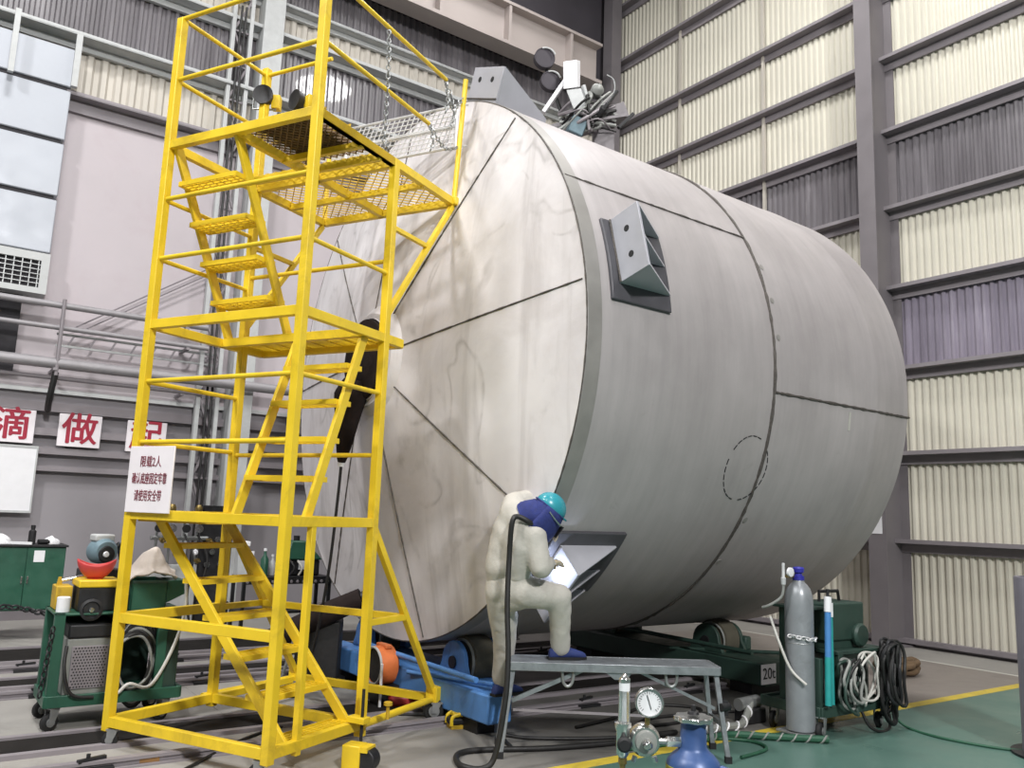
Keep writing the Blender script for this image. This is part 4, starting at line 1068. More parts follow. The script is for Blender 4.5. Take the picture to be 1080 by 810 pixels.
# coil of cables hung on the cart
cc = thing('cable_coil', 'loose coil of grey and black cables in the left cart behind the tower post', 'cable', L(LC, .47, .02, .22), WR)
for k in range(12):
    rr = .16+.012*k; ph = random.uniform(0, 6)
    P = [(.08+.13*math.cos(a)*(1+.15*math.sin(2*a+ph))+.004*k, -.03+.012*k+.015*math.sin(3*a+ph), .24+rr*1.15*math.sin(a)*(1.1 if math.sin(a) < 0 else .9)) for a in np.linspace(0, 2*PI, 16, endpoint=False)]
    MB().tube(P, .011, 7, smooth=3, closed=True).build('loop', M['cable black' if k % 4 else 'machine grey'], cc)
MB().tube([(-.10, -.08, .0), (-.02, -.09, .02), (.05, -.1, .08), (.20, -.1, .06), (.34, -.11, .35), (.40, -.08, .62), (.38, -.05, .9)], .012, 8, smooth=6).build('white_lead', M['cable white'], cc)
cs = thing('equipment_case', 'dark feeder case with a bright yellow lid under the red hard hat', 'case', L(LC, .15, .08, .802), WR)
MB().box(.0, .27, .0, .30, 0, .17).build('case_body', M['dark steel'], cs, bevel=.008)
MB().box(-.01, .28, -.015, .31, .17, .225).build('case_lid', YP, cs, bevel=.01)
MB().lathe((.08, -.05, .02), (0, -1, 0), [(0, .075), (.03, .078), (.035, .06), (.02, .05), (.02, .0)], 28).build('spool_disc', M['dark steel'], cs)
MB().lathe((.08, -.075, .02), (0, -1, 0), [(0, .02), (.02, .016), (.022, 0)], 12).build('spool_hub', M['chrome'], cs)
t = thing('side_box', 'ochre yellow box beside the dark feeder case on the left cart', 'box', L(LC, .02, .24, .802), WR)
MB().box(0, .11, 0, .22, 0, .17).build('box_body', WY, t, bevel=.008)
m = MB(); m.prism([(.01, .1, .17), (.05, .1, .17), (.04, .1, .23), (.02, .1, .23)], (0, .012, 0)); m.build('lug', WY, t)
MB().cyl((.03, .12, .2), (.22, .10, .24), .012, 8).build('handle', M['chrome'], t)
tag(MB().lathe((0, 0, 0), (0, 0, 1), [(0, .045), (.10, .045), (.105, .04)], 20).build('paper_roll', M['white paper']), 'white roll standing on the corner of the left cart', 'roll').location = L(LC, .06, .12, .802)
# upturned red hard hat
t = thing('hard_hat', 'upturned red hard hat on the yellow case lid', 'helmet', L(LC, .265, .20, 1.03), WR-.2)
m = MB()
def hat(u_, v_):
    a = u_*2*PI; r = .045+.075*math.sin(v_*PI/2)**.8; z = .0+.12*v_
    lift = .022*v_**2*math.cos(2*a)*1.0
    return Vector((r*1.12*math.cos(a), r*.9*math.sin(a), z+lift))
m.grid(hat, 32, 8); o = m.build('hat_shell', M['hat red'], t, smooth=60); o.modifiers.new('t', 'SOLIDIFY').thickness = .006
MB().lathe((0, 0, -.004), (0, 0, 1), [(0, .052), (.008, .058), (.01, 0)], 24).build('crown', M['hat red'], t)
MB().tube([(.10, 0, .11), (.05, .07, .08), (-.06, .06, .08), (-.10, 0, .11)], .007, 6, smooth=4).build('headband', M['ink black'], t)
# grey-blue fan behind it
t = thing('blower', 'blue grey electric blower standing behind the red hard hat', 'blower', L(LC, .42, .95, 0), WR+.2)
MB().box(-.14, .14, -.12, .12, 0, 1.05).build('stand', M['dark steel'], t, bevel=.01)
m = MB(); m.lathe((0, .08, 1.19), (0, -1, 0), [(0, .08), (.03, .105), (.15, .105), (.19, .08), (.19, .05), (.14, .045)], 28); m.build('motor_body', M['blue grey'], t)
MB().lathe((0, -.105, 1.17), (0, -1, 0), [(0, .07), (.02, .06), (.022, .0)], 20).build('air_inlet', M['dark steel'], t)
MB().lathe((-.01, -.125, 1.17), (0, -1, 0), [(0, .025), (.015, .02), (.017, 0)], 14).build('inlet_cap', M['white paper'], t)
MB().box(-.08, .08, -.06, .08, 1.27, 1.33).build('terminal_box', M['light grey'], t, bevel=.015)
m = MB(); m.cyl((.09, .0, 1.2), (.15, .0, 1.25), .025, 10); m.cyl((.14, .0, 1.25), (.16, -.02, 1.12), .02, 10); m.build('outlet_pipe', M['dark steel'], t)
# green bin with a crumpled cloth
gb = thing('tool_bin', 'green steel bin on the left cart holding a crumpled cloth', 'bin', L(LC, .50, .04, .802), WR)
m = MB(); X, Y, Z = .25, .38, .22
m.box(0, X, 0, .012, 0, Z); m.box(0, X, Y-.012, Y, 0, Z); m.box(0, .012, 0, Y, 0, Z); m.box(X-.012, X, 0, Y, 0, Z); m.box(0, X, 0, Y, 0, .012)
m.build('bin_body', GR, gb, bevel=.003)
m = MB(); m.prism([(X, 0, .05), (X+.14, 0, .12), (X+.14, 0, Z), (X, 0, Z)], (0, .3, 0)); m.build('side_pocket', GR, gb, bevel=.004)
MB().box(.0, X, -.008, 0, Z-.02, Z).build('bin_rim', M['dark green'], gb)
cl = MB(); random.seed(3)
off = [[random.uniform(-1, 1) for _ in range(13)] for _ in range(13)]
def cloth(u_, v_):
    i, j = int(round(u_*12)), int(round(v_*12)); x = .33*(u_-.5)*1.1; y = .34*(v_-.5)
    pk = .24*math.exp(-((u_-.55)**2*7+(v_-.5)**2*6)); fold = .03*abs(math.sin(u_*9+v_*4))
    return Vector((x+.012*off[i][j], y+.012*off[j][i], pk+fold+.016*off[i][j]))
cl.grid(cloth, 12, 12); o = cl.build('cloth', M['rag'], None, smooth=50); o.modifiers.new('s', 'SUBSURF').levels = 1; o.modifiers.new('t', 'SOLIDIFY').thickness = .012
o.location = L(LC, .64, .22, 1.01); o.rotation_euler = (0, 0, WR); tag(o, 'crumpled pale work cloth heaped on the green bin', 'cloth')

# ================================================================== GREEN CABINET against the left edge
CB = W(.72, 11.25)
cab = thing('tool_cabinet', 'green two-door steel cabinet at the left edge with a paper on its door', 'cabinet', CB, WR)
MB().box(0, .88, .012, .55, .33, 1.05).build('cabinet_body', GR, cab, bevel=.006)
MB().box(-.02, .90, -.02, .57, 1.05, 1.075).build('cabinet_top', M['dark steel'], cab, bevel=.004)
for x0, x1, hx in ((.006, .476, .45), (.482, .874, .51)):
    d = MB().box(x0, x1, -.006, .012, .345, 1.04).build('door', GR, cab, bevel=.004)
    MB().box(hx-.008, hx+.008, -.03, -.006, .64, .72).build('handle', M['chrome'], d, bevel=.003)
MB().box(.55, .66, -.0085, -.006, .88, 1.01).build('door_note', M['white paper'], cab)
for x in (.04, .84):
    for y in (.06, .50): MB().box(x-.03, x+.03, y-.03, y+.03, 0, .33).build('leg', M['dark steel'], cab)
tag(MB().chain([W(.75, 11.15, .36), W(1.05, 10.9, .42), W(1.45, 10.5, .35), W(1.62, 10.1, .30)], .10, .012).build('heavy_chain', M['dark steel']), 'heavy dark chain slung from the green cabinet towards the cart', 'chain')
t = thing('bottle', 'black bottle standing on the green cabinet', 'bottle', L(CB, .53, .2, 1.075), WR)
MB().lathe((0, 0, 0), (0, 0, 1), [(0, .035), (.004, .04), (.15, .04), (.17, .02), (.175, .02)], 20).build('bottle_body', M['ink black'], t)
MB().lathe((0, 0, .175), (0, 0, 1), [(0, .025), (.04, .025), (.045, .02)], 16).build('cap', M['ink black'], t)
def lump(name, label, cat, c, sx, sy, sz, mt, seed):
    random.seed(seed); m = MB(); ph = [random.uniform(0, 6) for _ in range(4)]
    def f(u_, v_):
        a = u_*2*PI; e = v_*PI/2; k = 1+.15*math.sin(3*a+ph[0])+.1*math.sin(5*a+ph[1]+v_*4)
        return Vector((sx*k*math.cos(a)*math.cos(e), sy*k*math.sin(a)*math.cos(e), sz*math.sin(e)*(1+.15*math.sin(2*a+ph[2]))))
    m.grid(f, 22, 7); o = m.build(name, mt, None, smooth=60); o.location = c; o.rotation_euler = (0, 0, WR); return tag(o, label, cat)
lump('rag', 'white rag lying right of the black bottle on the cabinet', 'rag', L(CB, .74, .25, 1.077), .09, .07, .085, M['white paper'], 1)
lump('rag', 'white bag at the left end of the cabinet top', 'rag', L(CB, .2, .2, 1.077), .12, .09, .10, M['white paper'], 2)
t = thing('spray_can', 'small dark tin lying between the bottle and the white rag', 'tin', L(CB, .64, .12, 1.105), WR)
MB().cyl((-.05, 0, 0), (.05, .03, 0), .03, 14).build('tin_body', M['ink black'], t); MB().cyl((.05, .03, 0), (.07, .036, 0), .018, 12).build('nozzle', M['dark steel'], t)
tag(MB().box(-.16, .16, -.01, .01, 0, .03).build('ruler', M['white paper'], bevel=.002), 'white strip lying along the cabinet front edge', 'strip').location = L(CB, .38, .06, 1.076)

# ================================================================== behind the tower: gas manifold, shelf with bottles, green hopper
MN = W(3.0, 11.9)
t = thing('gas_manifold', 'valve manifold with chrome fittings behind the lower stair of the tower', 'manifold', MN, WR)
MB().box(-.30, .30, 0, .18, 0, .8).build('stand', M['light grey'], t, bevel=.01)
MB().cyl((-.32, .05, 1.15), (.42, .05, 1.15), .03, 12).build('header_pipe', M['galvanised'], t)
for k, x in enumerate((-.25, -.08, .1, .27)):
    MB().cyl((x, .05, .8), (x, .05, 1.5 if k % 2 else 1.35), .018, 10).build('riser', M['galvanised'], t)
    v_ = MB().lathe((x, .0, 1.28), (0, -1, 0), [(0, .03), (.05, .03), (.05, .055), (.07, .055), (.072, 0)], 16).build('valve', M['chrome' if k % 2 else 'dark steel'], t)
    MB().lathe((x, .05, 1.5 if k % 2 else 1.35), (0, 0, 1), [(0, .045), (.05, .055), (.1, .03)], 14).build('filter_bowl', M['brass' if k % 2 else 'chrome'], t)
MB().tube([(.27, .0, 1.2), (.4, -.1, .9), (.36, -.1, .5), (.45, -.05, .05)], .016, 8, smooth=5).build('drop_hose', M['cable black'], t)
MB().tube([(.1, .0, 1.2), (.2, -.12, .9), (.18, -.1, .4), (.25, -.05, .05)], .016, 8, smooth=5).build('drop_hose', M['cable black'], t)
random.seed(21)
for k in range(10):
    x, z = random.uniform(-.3, .4), random.uniform(.85, 1.45)
    MB().lathe((x, -.02, z), (random.uniform(-.5, .5), -1, random.uniform(-.4, .4)), [(0, .02), (.05, .02), (.05, .036), (.075, .036), (.08, .015), (.12, .012)], 12).build('fitting', M[random.choice(['chrome', 'brass', 'dark steel', 'white paper'])], t)
t = thing('tap_panel', 'dark panel of taps on the wall beside the lattice mast', 'panel', W(3.55, 11.9), WR)
MB().box(-.22, .22, .08, .12, .3, 1.6).build('panel', M['dark steel'], t, bevel=.005); MB().box(-.22, .22, 0, .3, 0, .3).build('foot', M['dark steel'], t, bevel=.005)
for k in range(5):
    MB().lathe((-.12+.06*k, .08, .8+.17*(k % 3)), (0, -1, 0), [(0, .02), (.06, .02), (.06, .04), (.08, .04), (.082, 0)], 12).build('tap', M['chrome'], t)
SH = W(3.45, 10.4)
sh = thing('parts_shelf', 'low dark steel shelf with a perforated edge beyond the yellow tower', 'shelf', SH, WR)
for z in (.30, .72): MB().box(0, 1.15, 0, .45, z, z+.03).build('shelf_board', M['dark steel'], sh, bevel=.004)
for x in (.02, 1.13):
    for y in (.02, .43): MB().box(x-.02, x+.02, y-.02, y+.02, 0, .75).build('leg', M['dark steel'], sh)
m = MB(); m.box(0, 1.15, -.012, 0, .66, .72)
sh_e = m.build('edge_strip', M['ink black'], sh)
for k in range(14): MB().lathe((.05+k*.08, -.013, .69), (0, -1, 0), [(0, .02), (.006, .016), (.007, 0)], 10).build('edge_ring', M['girt'], sh)
def bottle(x, y, h, r, mt, label):
    t = thing('bottle', label, 'bottle', L(SH, x, y, .752), WR, None)
    MB().lathe((0, 0, 0), (0, 0, 1), [(0, r*.9), (.005, r), (h*.6, r), (h*.75, r*.4), (h*.9, r*.35)], 18).build('bottle_body', mt, t)
    MB().lathe((0, 0, h*.9), (0, 0, 1), [(0, r*.42), (h*.1, r*.42)], 12).build('cap', M['white paper'], t)
bottle(.30, .15, .34, .05, M['machine green'], 'tall green bottle on the low dark shelf')
bottle(.42, .2, .26, .045, M['light grey'], 'grey bottle in the middle of the low dark shelf')
bottle(.16, .2, .30, .05, M['white paper'], 'white bottle second from left on the low dark shelf')
t = thing('white_box', 'white upright box at the left end of the low dark shelf', 'box', L(SH, -.02, .2, .752), WR)
MB().box(0, .13, 0, .15, 0, .36).build('box_body', M['light grey'], t, bevel=.008); MB().box(-.01, .14, -.01, .16, .36, .42).build('box_lid', M['white paper'], t, bevel=.008)
t = thing('hopper_machine', 'green tapered machine hood with dark belly behind the yellow tower', 'machine', L(SH, .55, .08, .752), WR)
m = MB(); m.hull8([(0, 0, .20), (.50, 0, .20), (.50, .3, .20), (0, .3, .20), (.08, .05, .44), (.28, .05, .44), (.28, .25, .44), (.08, .25, .44)]); m.build('hood', GR, t, bevel=.02)
MB().box(.03, .47, .02, .28, 0, .20).build('belly', M['dark steel'], t, bevel=.02)
MB().cyl((.18, .15, .44), (.18, .15, .50), .04, 12).build('filler_cap', M['ink black'], t)
for k in range(3): MB().tube([(.06+.1*k, .01, .19), (.10+.1*k, -.05, .1), (.05+.12*k, -.03, .01)], .014, 8, smooth=5).build('drop_hose', M['cable white' if k == 1 else 'cable black'], t)
MB().box(.18, .27, -.004, .02, .08, .19).build('name_tag', M['white paper'], t)

# ================================================================== WELDING MANIPULATOR behind the tank
MP = Vector((1.28, 12.3, 0)); MT = Matrix.Rotation(0, 3, 'Z')
mp = thing('welding_manipulator', 'tall column and boom welding manipulator rising behind the tank', 'machine', MP, 0)
def ml(x, y, Y=12.3): return at(x, y, Y)-MP
MB().box(-.16, .16, -.16, .16, 0, 7.9).build('column', M['column grey'], mp, bevel=.01)
MB().box(-.6, .6, -.6, .6, 0, .12).build('base', M['dark steel'], mp, bevel=.01)
MB().bar(ml(560, 150), ml(660, 118), .22, .26).build('boom', M['column grey'], mp, bevel=.01)
h_ = MB().hull8([ml(594, 94, 12.0), ml(609, 92, 12.0), ml(612, 92, 12.35), ml(597, 94, 12.35), ml(594, 65, 12.0), ml(608, 63, 12.0), ml(612, 64, 12.35), ml(597, 66, 12.35)]).build('control_box', M['white paper'], mp, bevel=.012)
MB().hull8([ml(597, 95, 12.0), ml(612, 93, 12.0), ml(617, 93, 12.3), ml(602, 95, 12.3), ml(606, 118, 11.9), ml(619, 112, 11.9), ml(622, 111, 12.2), ml(608, 117, 12.2)][:4][::1]+[ml(606, 118, 11.9), ml(619, 112, 11.9), ml(622, 111, 12.2), ml(608, 117, 12.2)]).build('lower_box', M['light grey'], mp, bevel=.01)
MB().bar(ml(573, 119, 12.1), ml(597, 84, 12.1), .10, .06).build('wire_guide', M['white paper'], mp, bevel=.005)
for (x, y, r) in ((573, 64, .17), (579, 88, .16)):
    c = ml(x, y, 12.5); sp = MB().lathe(c, (.25, -1, 0), [(0, 0), (0, r), (.10, r), (.105, r*.9), (.095, r*.88), (.095, 0)], 32, caps=False).build('wire_spool', M['roof dark'], mp)
    MB().tube([c+Vector((.03+r*.95*math.cos(q_), -.11, r*.95*math.sin(q_))) for q_ in np.linspace(.3, 1.9, 12)], .014, 6).build('spool_rim', M['light grey'], sp)
MB().cyl(ml(575, 70, 12.5), ml(596, 130, 12.5), .03, 8).build('spool_arm', M['dark steel'], mp)
m = MB(); m.box(-.12, .12, -.1, .1, -.13, .13); o = m.build('wire_feeder', M['blue grey'], mp, bevel=.02); o.location = ml(608, 134, 11.9); o.rotation_euler = (.2, .3, .3)
m = MB(); m.lathe(ml(628, 98, 12), (.3, -1, .1), [(0, .09), (.1, .1), (.16, .06), (.18, 0)], 20); m.build('camera_head', M['machine grey'], mp)
random.seed(11)
for k in range(30):
    a = (random.uniform(586, 625), random.uniform(118, 142)); b = (random.uniform(618, 652), random.uniform(96, 140))
    c_ = ((a[0]+b[0])/2+random.uniform(-8, 8), (a[1]+b[1])/2+random.uniform(-16, 10))
    MB().tube([ml(*a, 12.0+random.uniform(-.2, .2)), ml(*c_, 12.0+random.uniform(-.3, .1)), ml(*b, 12.1)], random.uniform(.012, .03), 7, smooth=6).build('hose_bundle', M[random.choice(['dark steel', 'cable black', 'dark steel', 'girt', 'machine grey', 'column grey'])], mp)
for k, (a, b) in enumerate((((619, 119), (644, 104)), ((622, 128), (660, 122)), ((612, 140), (640, 126)), ((652, 135), (668, 120)), ((630, 96), (640, 122)), ((615, 90), (622, 114)))):
    MB().bar(ml(*a, 12.05), ml(*b, 12.1), .06, .05).build('slide_arm', M[('girt', 'column grey', 'machine grey', 'dark steel', 'galvanised', 'light grey')[k]], mp, bevel=.005)
MB().tube([ml(640, 112, 12.1), ml(648, 96, 12.1), ml(647, 84, 12.1), ml(640, 79, 12.1)], .012, 6, smooth=5).build('bent_conduit', M['galvanised'], mp)
m = MB(); m.lathe(ml(634, 118, 11.95), (.2, -1, 0), [(0, .05), (.12, .05), (.14, .03)], 14); m.build('drive_motor', M['dark steel'], mp)

# ================================================================== RIGHT WELDING CART with grey cylinder
RC = W(5.86, 4.06)
rc = thing('welding_cart', 'dark green wheeled welding cart on the green floor beside the grey gas cylinder', 'cart', RC, WR)
DG = M['dark green']
def cart2(t):
    for x, y in ((.07, .36), (.30, .03), (.90, .52), (.90, .03)): MB().box(x-.03, x+.03, y-.03, y+.03, .2, .62 if x > .1 else .955).build('post', DG, t, bevel=.004)
    MB().box(.02, .94, 0, .55, .19, .22).build('bottom_shelf', DG, t, bevel=.004)
    for y in (0, .55): MB().bar((.02, y, .20), (.94, y, .20), .03, .08).build('bottom_rail', DG, t, bevel=.004)
    for x in (.02, .94): MB().bar((x, 0, .20), (x, .55, .20), .03, .08).build('bottom_rail', DG, t, bevel=.004)
cart2(rc)
for x, y in ((.05, .02), (.06, .46), (.87, .04), (.88, .50)): caster(x, y, .065, rc, 0, rz=.3, w=.04, top=.17)
MB().box(.26, .94, 0, .55, .61, .64).build('top_shelf', DG, rc, bevel=.004)
MB().box(.0, .30, .10, .42, .955, .975).build('tool_tray', DG, rc, bevel=.003)
MB().box(.02, .06, .0, .30, .22, .60).build('side_panel', DG, rc, bevel=.003)
MB().box(-.16, .06, .02, .28, .035, .052).build('cylinder_plate', M['galvanised'], rc, bevel=.004)
MB().bar((.03, .1, .05), (.03, .1, .18), .03).build('plate_hanger', DG, rc); MB().bar((.03, .22, .05), (.03, .22, .18), .03).build('plate_hanger', DG, rc)
gcp = W(5.81, 4.19)
t = thing('gas_cylinder', 'tall grey gas cylinder with blue valve chained to the right cart', 'gas cylinder', gcp+Vector((0, 0, .053)), WR)
MB().lathe((0, 0, 0), (0, 0, 1), [(0, .095), (.012, .108), (.96, .109), (1.02, .104), (1.07, .088), (1.105, .062), (1.12, .045), (1.14, .040)], 40).build('body', M['cylinder grey'], t)
MB().lathe((0, 0, 1.135), (0, 0, 1), [(0, .045), (.03, .045), (.035, .03), (.055, .028), (.06, .042), (.09, .046), (.10, .036), (.105, 0)], 20).build('valve', M['valve blue'], t)
MB().lathe((0, 0, .655), (0, 0, 1), [(0, .109), (.003, .1105), (.007, .109)], 40, caps=False).build('band', M['galvanised'], t)
c_ = MB(); c_.chain([Vector((.118*math.cos(a), .118*math.sin(a), .70-.012*math.sin(a*1.5))) for a in np.linspace(rad(170), rad(400), 14)], .05, .007); c_.build('retaining_chain', M['white wire'], t)
t = thing('gas_regulator', 'small regulator on the blue valve of the grey cylinder', 'regulator', gcp+Vector((-.05, -.05, 1.215)), WR)
MB().cyl((.03, .03, 0), (-.09, .02, .0), .012, 10).build('stem', M['brass'], t)
MB().lathe((-.05, .01, .035), (0, -1, 0), [(0, .035), (.02, .036), (.022, .03), (.02, 0)], 20).build('gauge', M['white paper'], t)
MB().lathe((-.11, .02, -.06), (0, 0, 1), [(0, .018), (.05, .02), (.06, .012), (.16, .012), (.165, .01)], 14).build('flow_tube', M['light grey'], t)
MB().tube([(-.11, .02, -.05), (-.12, .03, -.15), (-.17, .1, -.22), (-.19, .16, -.245)], .011, 8, smooth=5).build('outlet_hose', M['machine grey'], t)
tag(MB().tube([gcp+wu*-.20+wv*.12+Vector((0, 0, .90)), gcp+wu*-.19+wv*.05+Vector((0, 0, .72)), gcp+wu*-.14+wv*-.02+Vector((0, 0, .52)), gcp+wu*-.09+wv*-.12+Vector((0, 0, .42))], .011, 8, smooth=6).build('lead', M['cable white'], smooth=60), 'thin pale lead hanging left of the grey gas cylinder', 'cable')
# torch sleeves standing beside the cylinder
def sleeve(p, q, r, mats, label):
    t = thing('torch_sleeve', label, 'torch', p, 0, None)
    d = Vector(q)-Vector(p)
    MB().cyl(d*.02, d*.45, r, 16).build('lower_sleeve', M[mats[0]], t); MB().cyl(d*.45, d*.86, r*.98, 16).build('upper_sleeve', M[mats[1]], t)
    MB().cyl(d*.86, d, r*1.15, 16).build('end_fitting', M['white paper'], t); MB().cyl(d*1.0, d*1.07, r*.5, 12).build('tip', M['dark steel'], t)
sleeve(L(RC, .045, -.05, .245), L(RC, .11, -.02, 1.07), .025, ('sleeve teal', 'sleeve blue'), 'teal and blue torch sleeve leaning beside the grey cylinder')
sleeve(L(RC, .115, -.035, .245), L(RC, .165, .0, 1.02), .021, ('sleeve teal', 'sleeve teal'), 'slimmer teal torch sleeve just right of the blue one')
MB_ = MB().lathe((0, 0, 0), (0, 0, 1), [(0, .02), (.03, .028), (.16, .028), (.2, .018)], 14).build('spray_bottle', M['light grey']); MB_.location = L(RC, .155, .03, .245); tag(MB_, 'small white bottle at the foot of the teal sleeves', 'bottle')
wf = thing('wire_feeder', 'green wire feeder box on top of the right cart', 'feeder', L(RC, .26, .08, .642), WR)
MB().box(0, .50, 0, .30, .06, .36).build('feeder_body', DG, wf, bevel=.015)
MB().box(.02, .48, .02, .28, 0, .06).build('feeder_foot', DG, wf)
MB().tube([(.10, .15, .35), (.10, .15, .44), (.36, .15, .44), (.38, .15, .35)], .014, 8).build('carry_handle', M['ink black'], wf)
MB().lathe((.40, -.0, .10), (0, -1, 0), [(0, .09), (.03, .095), (.05, .08), (.05, 0)], 28).build('drive_unit', DG, wf)
MB().lathe((.52, .1, .12), (1, 0, 0), [(0, .05), (.04, .05), (.06, .03), (.10, .028), (.1, 0)], 18).build('torch_socket', M['dark steel'], wf)
pm = thing('welding_machine', 'grey welding power source inside the right cart behind hanging cables', 'welder', L(RC, .36, .10, .222), WR)
MB().box(0, .48, 0, .38, 0, .37).build('case', M['machine grey'], pm, bevel=.012)
MB().box(.04, .44, -.006, .004, .05, .32).build('front_panel', M['dark steel'], pm, bevel=.004)
for k in range(3): MB().lathe((.12+.12*k, -.006, .12), (0, -1, 0), [(0, .028), (.03, .024), (.032, 0)], 16).build('socket', M['ink black'], pm)
def loops(name, label, c, n, rx, rz_, r, mt, seed, sag=1.2):
    random.seed(seed); t = thing(name, label, 'cable', c, WR)
    for k in range(n):
        ph = random.uniform(0, 6); dx = random.uniform(-.045, .045); s = random.uniform(.7, 1.1)
        P = [(dx+rx*s*math.cos(a)*(1+.28*math.sin(2*a+ph))+.02*math.sin(3*a+ph), -.010*k+.03*math.sin(a+ph), -rz_*s+rz_*s*math.sin(a)*(1 if math.sin(a) > 0 else sag)*(1+.06*math.sin(2*a+2*ph))) for a in np.linspace(0, 2*PI, 14, endpoint=False)]
        MB().tube(P, r, 7, smooth=4, closed=True).build('loop', M[mt[k % len(mt)]], t)
    return t
loops('cable_coil', 'black cable coil hung on the right end of the right cart', L(RC, .84, -.05, .70), 11, .085, .27, .014, ('cable black', 'dark steel'), 5)
loops('cable_coil', 'white cable loops hanging across the right cart front', L(RC, .58, -.04, .62), 3, .14, .19, .010, ('cable white',), 6)
loops('cable_coil', 'dark green cable loops hanging by the teal sleeves', L(RC, .33, -.03, .58), 9, .10, .17, .012, ('cable black', 'dark green', 'machine grey'), 8)
tag(MB().tube([L(RC, 1.0, .0, .1), L(RC, 1.02, -.12, .015), L(RC, .95, -.45, .012), L(RC, 1.1, -.9, .012), L(RC, 1.5, -1.1, .012), L(RC, 2.1, -1.05, .012)], .011, 8, smooth=7).build('floor_cable', M['cable green'], smooth=60), 'dark green cable trailing over the green floor from the right cart', 'cable')
tag(MB().tube([L(RC, .55, .0, .18), L(RC, .58, -.05, .06), L(RC, .68, -.08, .014), L(RC, .85, -.06, .014), L(RC, .96, .0, .10)], .012, 8, smooth=7).build('floor_cable', M['cable black'], smooth=60), 'black cable sagging under the front of the right cart', 'cable')

# hoses on the floor before the cart
def hose_wrapped(pts, r, label, base, wrap, name='floor_hose'):
    t = thing(name, label, 'hose', pts[0], 0)
    p0 = Vector(pts[0]); P, _ = spline([Vector(p)-p0 for p in pts], [0]*len(pts), 24)
    MB().tube(P, r, 9).build('hose_body', base, t)
    Q = []; acc = 0
    for i in range(len(P)-1):
        d = (P[i+1]-P[i]); n = d.normalized(); a = n.cross(Vector((0, 0, 1))).normalized(); b = a.cross(n)
        for f in (0, .25, .5, .75):
            acc += d.length*.25; th = acc/(r*2.6)*2*PI/1.6; Q.append(P[i]+d*f+(a*math.cos(th)+b*math.sin(th))*r*.98)
    MB().tube(Q, r*.28, 5).build('spiral_wrap', wrap, t)
hose_wrapped([W(5.0, 4.45, .03), W(5.3, 4.42, .03), W(5.55, 4.22, .03), W(5.85, 3.98, .03)], .026, 'green hose with white spiral wrap on the floor before the grey cylinder', M['cable green'], M['machine grey'])
hose_wrapped([W(5.05, 4.62, .035), W(5.4, 4.6, .035), W(5.65, 4.62, .035), W(5.85, 4.70, .16)], .03, 'silver ribbed hose on the yellow line left of the grey cylinder', M['machine grey'], M['white paper'])
tag(MB().tube([W(4.3, 4.55, .014), W(4.7, 4.5, .014), W(5.1, 4.46, .014), W(5.32, 4.28, .014), W(5.25, 4.08, .014), W(4.9, 4.02, .014)], .013, 8, smooth=7).build('floor_cable', M['cable green'], smooth=60), 'dark green cable looping on the floor right of the work platform', 'cable')
tag(MB().tube([W(4.4, 5.2, .014), W(4.9, 5.3, .014), W(5.5, 5.5, .014), W(5.8, 5.2, .014), W(5.3, 4.95, .014), W(4.9, 5.0, .014), W(5.2, 5.15, .014), W(6.0, 5.0, .014)], .014, 8, smooth=7).build('floor_cable', M['cable black'], smooth=60), 'black cable in loops on the concrete behind the work platform', 'cable')
tag(MB().tube([W(3.6, 4.9, .014), W(3.75, 5.25, .014), W(3.9, 5.1, .014), W(4.4, 4.85, .014), W(5.0, 4.75, .014)], .014, 8, smooth=7).build('floor_cable', M['cable black'], smooth=60), 'black cable running under the work platform', 'cable')
t = thing('hose_coupling', 'steel coupling lump where the ribbed hose meets the right cart', 'coupling', W(5.86, 4.72, 0), WR)
MB().box(-.10, .12, -.08, .08, 0, .12).build('coupling_body', M['dark steel'], t, bevel=.015); MB().cyl((-.14, 0, .15), (.10, .0, .16), .05, 14).build('coupling_sleeve', M['galvanised'], t)

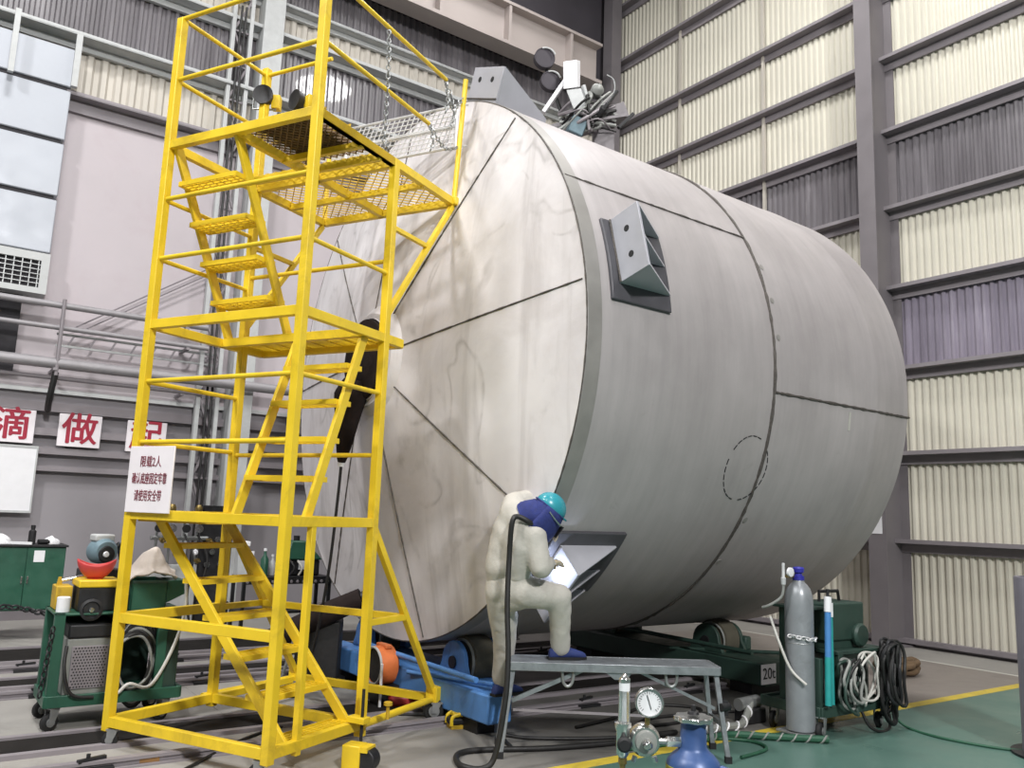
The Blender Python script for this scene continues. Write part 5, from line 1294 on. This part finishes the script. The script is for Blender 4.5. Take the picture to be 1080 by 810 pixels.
# pile of brown rope by the column, pipe at the right edge, small things on the floor
m = MB(); random.seed(5)
P = []
for k in range(60):
    a = k*.62; r = .20+.05*math.sin(k*1.7); P.append((r*math.cos(a)*1.3, r*.7*math.sin(a), .045+.0022*k+.012*math.sin(k*2.3)))
m.tube(P, .034, 8, smooth=3); o = m.build('rope_coil', M['rope'], smooth=60); o.location = W(9.25, 5.4); o.rotation_euler = (0, 0, WR); tag(o, 'brown rope coil lying on the floor near the steel column', 'rope')
t = thing('bollard_pipe', 'grey standing steel pipe cut off by the right edge of the view', 'pipe', (4.16, 6.45, 0), 0)
m = MB(); m.lathe((0, 0, 0), (0, 0, 1), [(0, .28), (1.28, .28), (1.29, .275), (1.29, .245), (.9, .245)], 48, caps=False); m.build('pipe_wall', M['bollard'], t)
m = MB(); m.lathe((0, 0, 0), (0, 0, 1), [(0, .36), (.02, .36)], 40); m.build('base_plate', M['dark steel'], t)
t = thing('grinder', 'small yellow and black tool lying on the floor by the blue stand', 'tool', (-.27, 6.72, 0), .4)
MB().box(-.13, .13, -.06, .06, .03, .08).build('tool_body', M['ink black'], t, bevel=.015)
for y in (-.055, .055): MB().tube([(-.12, y, .03), (-.1, y, .10), (.08, y, .11), (.13, y, .04)], .014, 7, smooth=4).build('guard_bar', YP, t)
MB().box(-.10, .08, -.05, .05, .085, .115).build('tool_cover', YP, t, bevel=.01); MB().box(-.12, .12, -.055, .055, 0, .03).build('skid', WY, t)
t = thing('jack_block', 'bright yellow jack block on the floor at the front tower corner', 'block', (-.89, 5.56, 0), -.3)
MB().box(-.075, .05, -.06, .06, 0, .155).build('block_body', YP, t, bevel=.008)
MB().lathe((.075, 0, .07), (0, 1, 0), [(-.05, .065), (-.045, .07), (.045, .07), (.05, .065)], 20).build('block_wheel', M['dark steel'], t)
MB().box(.05, .10, -.06, .06, .12, .15).build('block_fork', YP, t)
t = thing('red_tool', 'red hand tool lying below the blue roller stand', 'tool', (-.80, 7.35, 0), .3)
MB().box(-.14, .14, -.06, .06, .0, .10).build('tool_body', M['red paint'], t, bevel=.03); MB().cyl((.14, 0, .05), (.36, .03, .04), .025, 12).build('handle', M['dark steel'], t)
tag(MB().tube([(-1.9, 5.4, .012), (-1.7, 6.3, .012), (-1.2, 6.9, .012), (-.5, 7.0, .012), (-.15, 6.75, .012)], .011, 8, smooth=8).build('floor_cable', M['cable black'], smooth=60), 'thin black cable crossing under the yellow tower', 'cable')
tag(MB().box(-.10, .10, -.04, .04, 0, .04).build('timber', M['wood'], bevel=.004), 'short timber lying in front of the tower at the lower edge', 'timber').location = (-2.22, 5.53, .0)
bpy.data.objects['timber'].rotation_euler = (0, 0, .55)
# lamp-lit roof fixture rods high in the corner are left to the trims
# ------------------------------------------------------------------ view
vs = scene.view_settings; vs.view_transform = 'Standard'; vs.look = 'None'; vs.exposure = 0.34; vs.gamma = 1.0; vs.use_curve_mapping = False
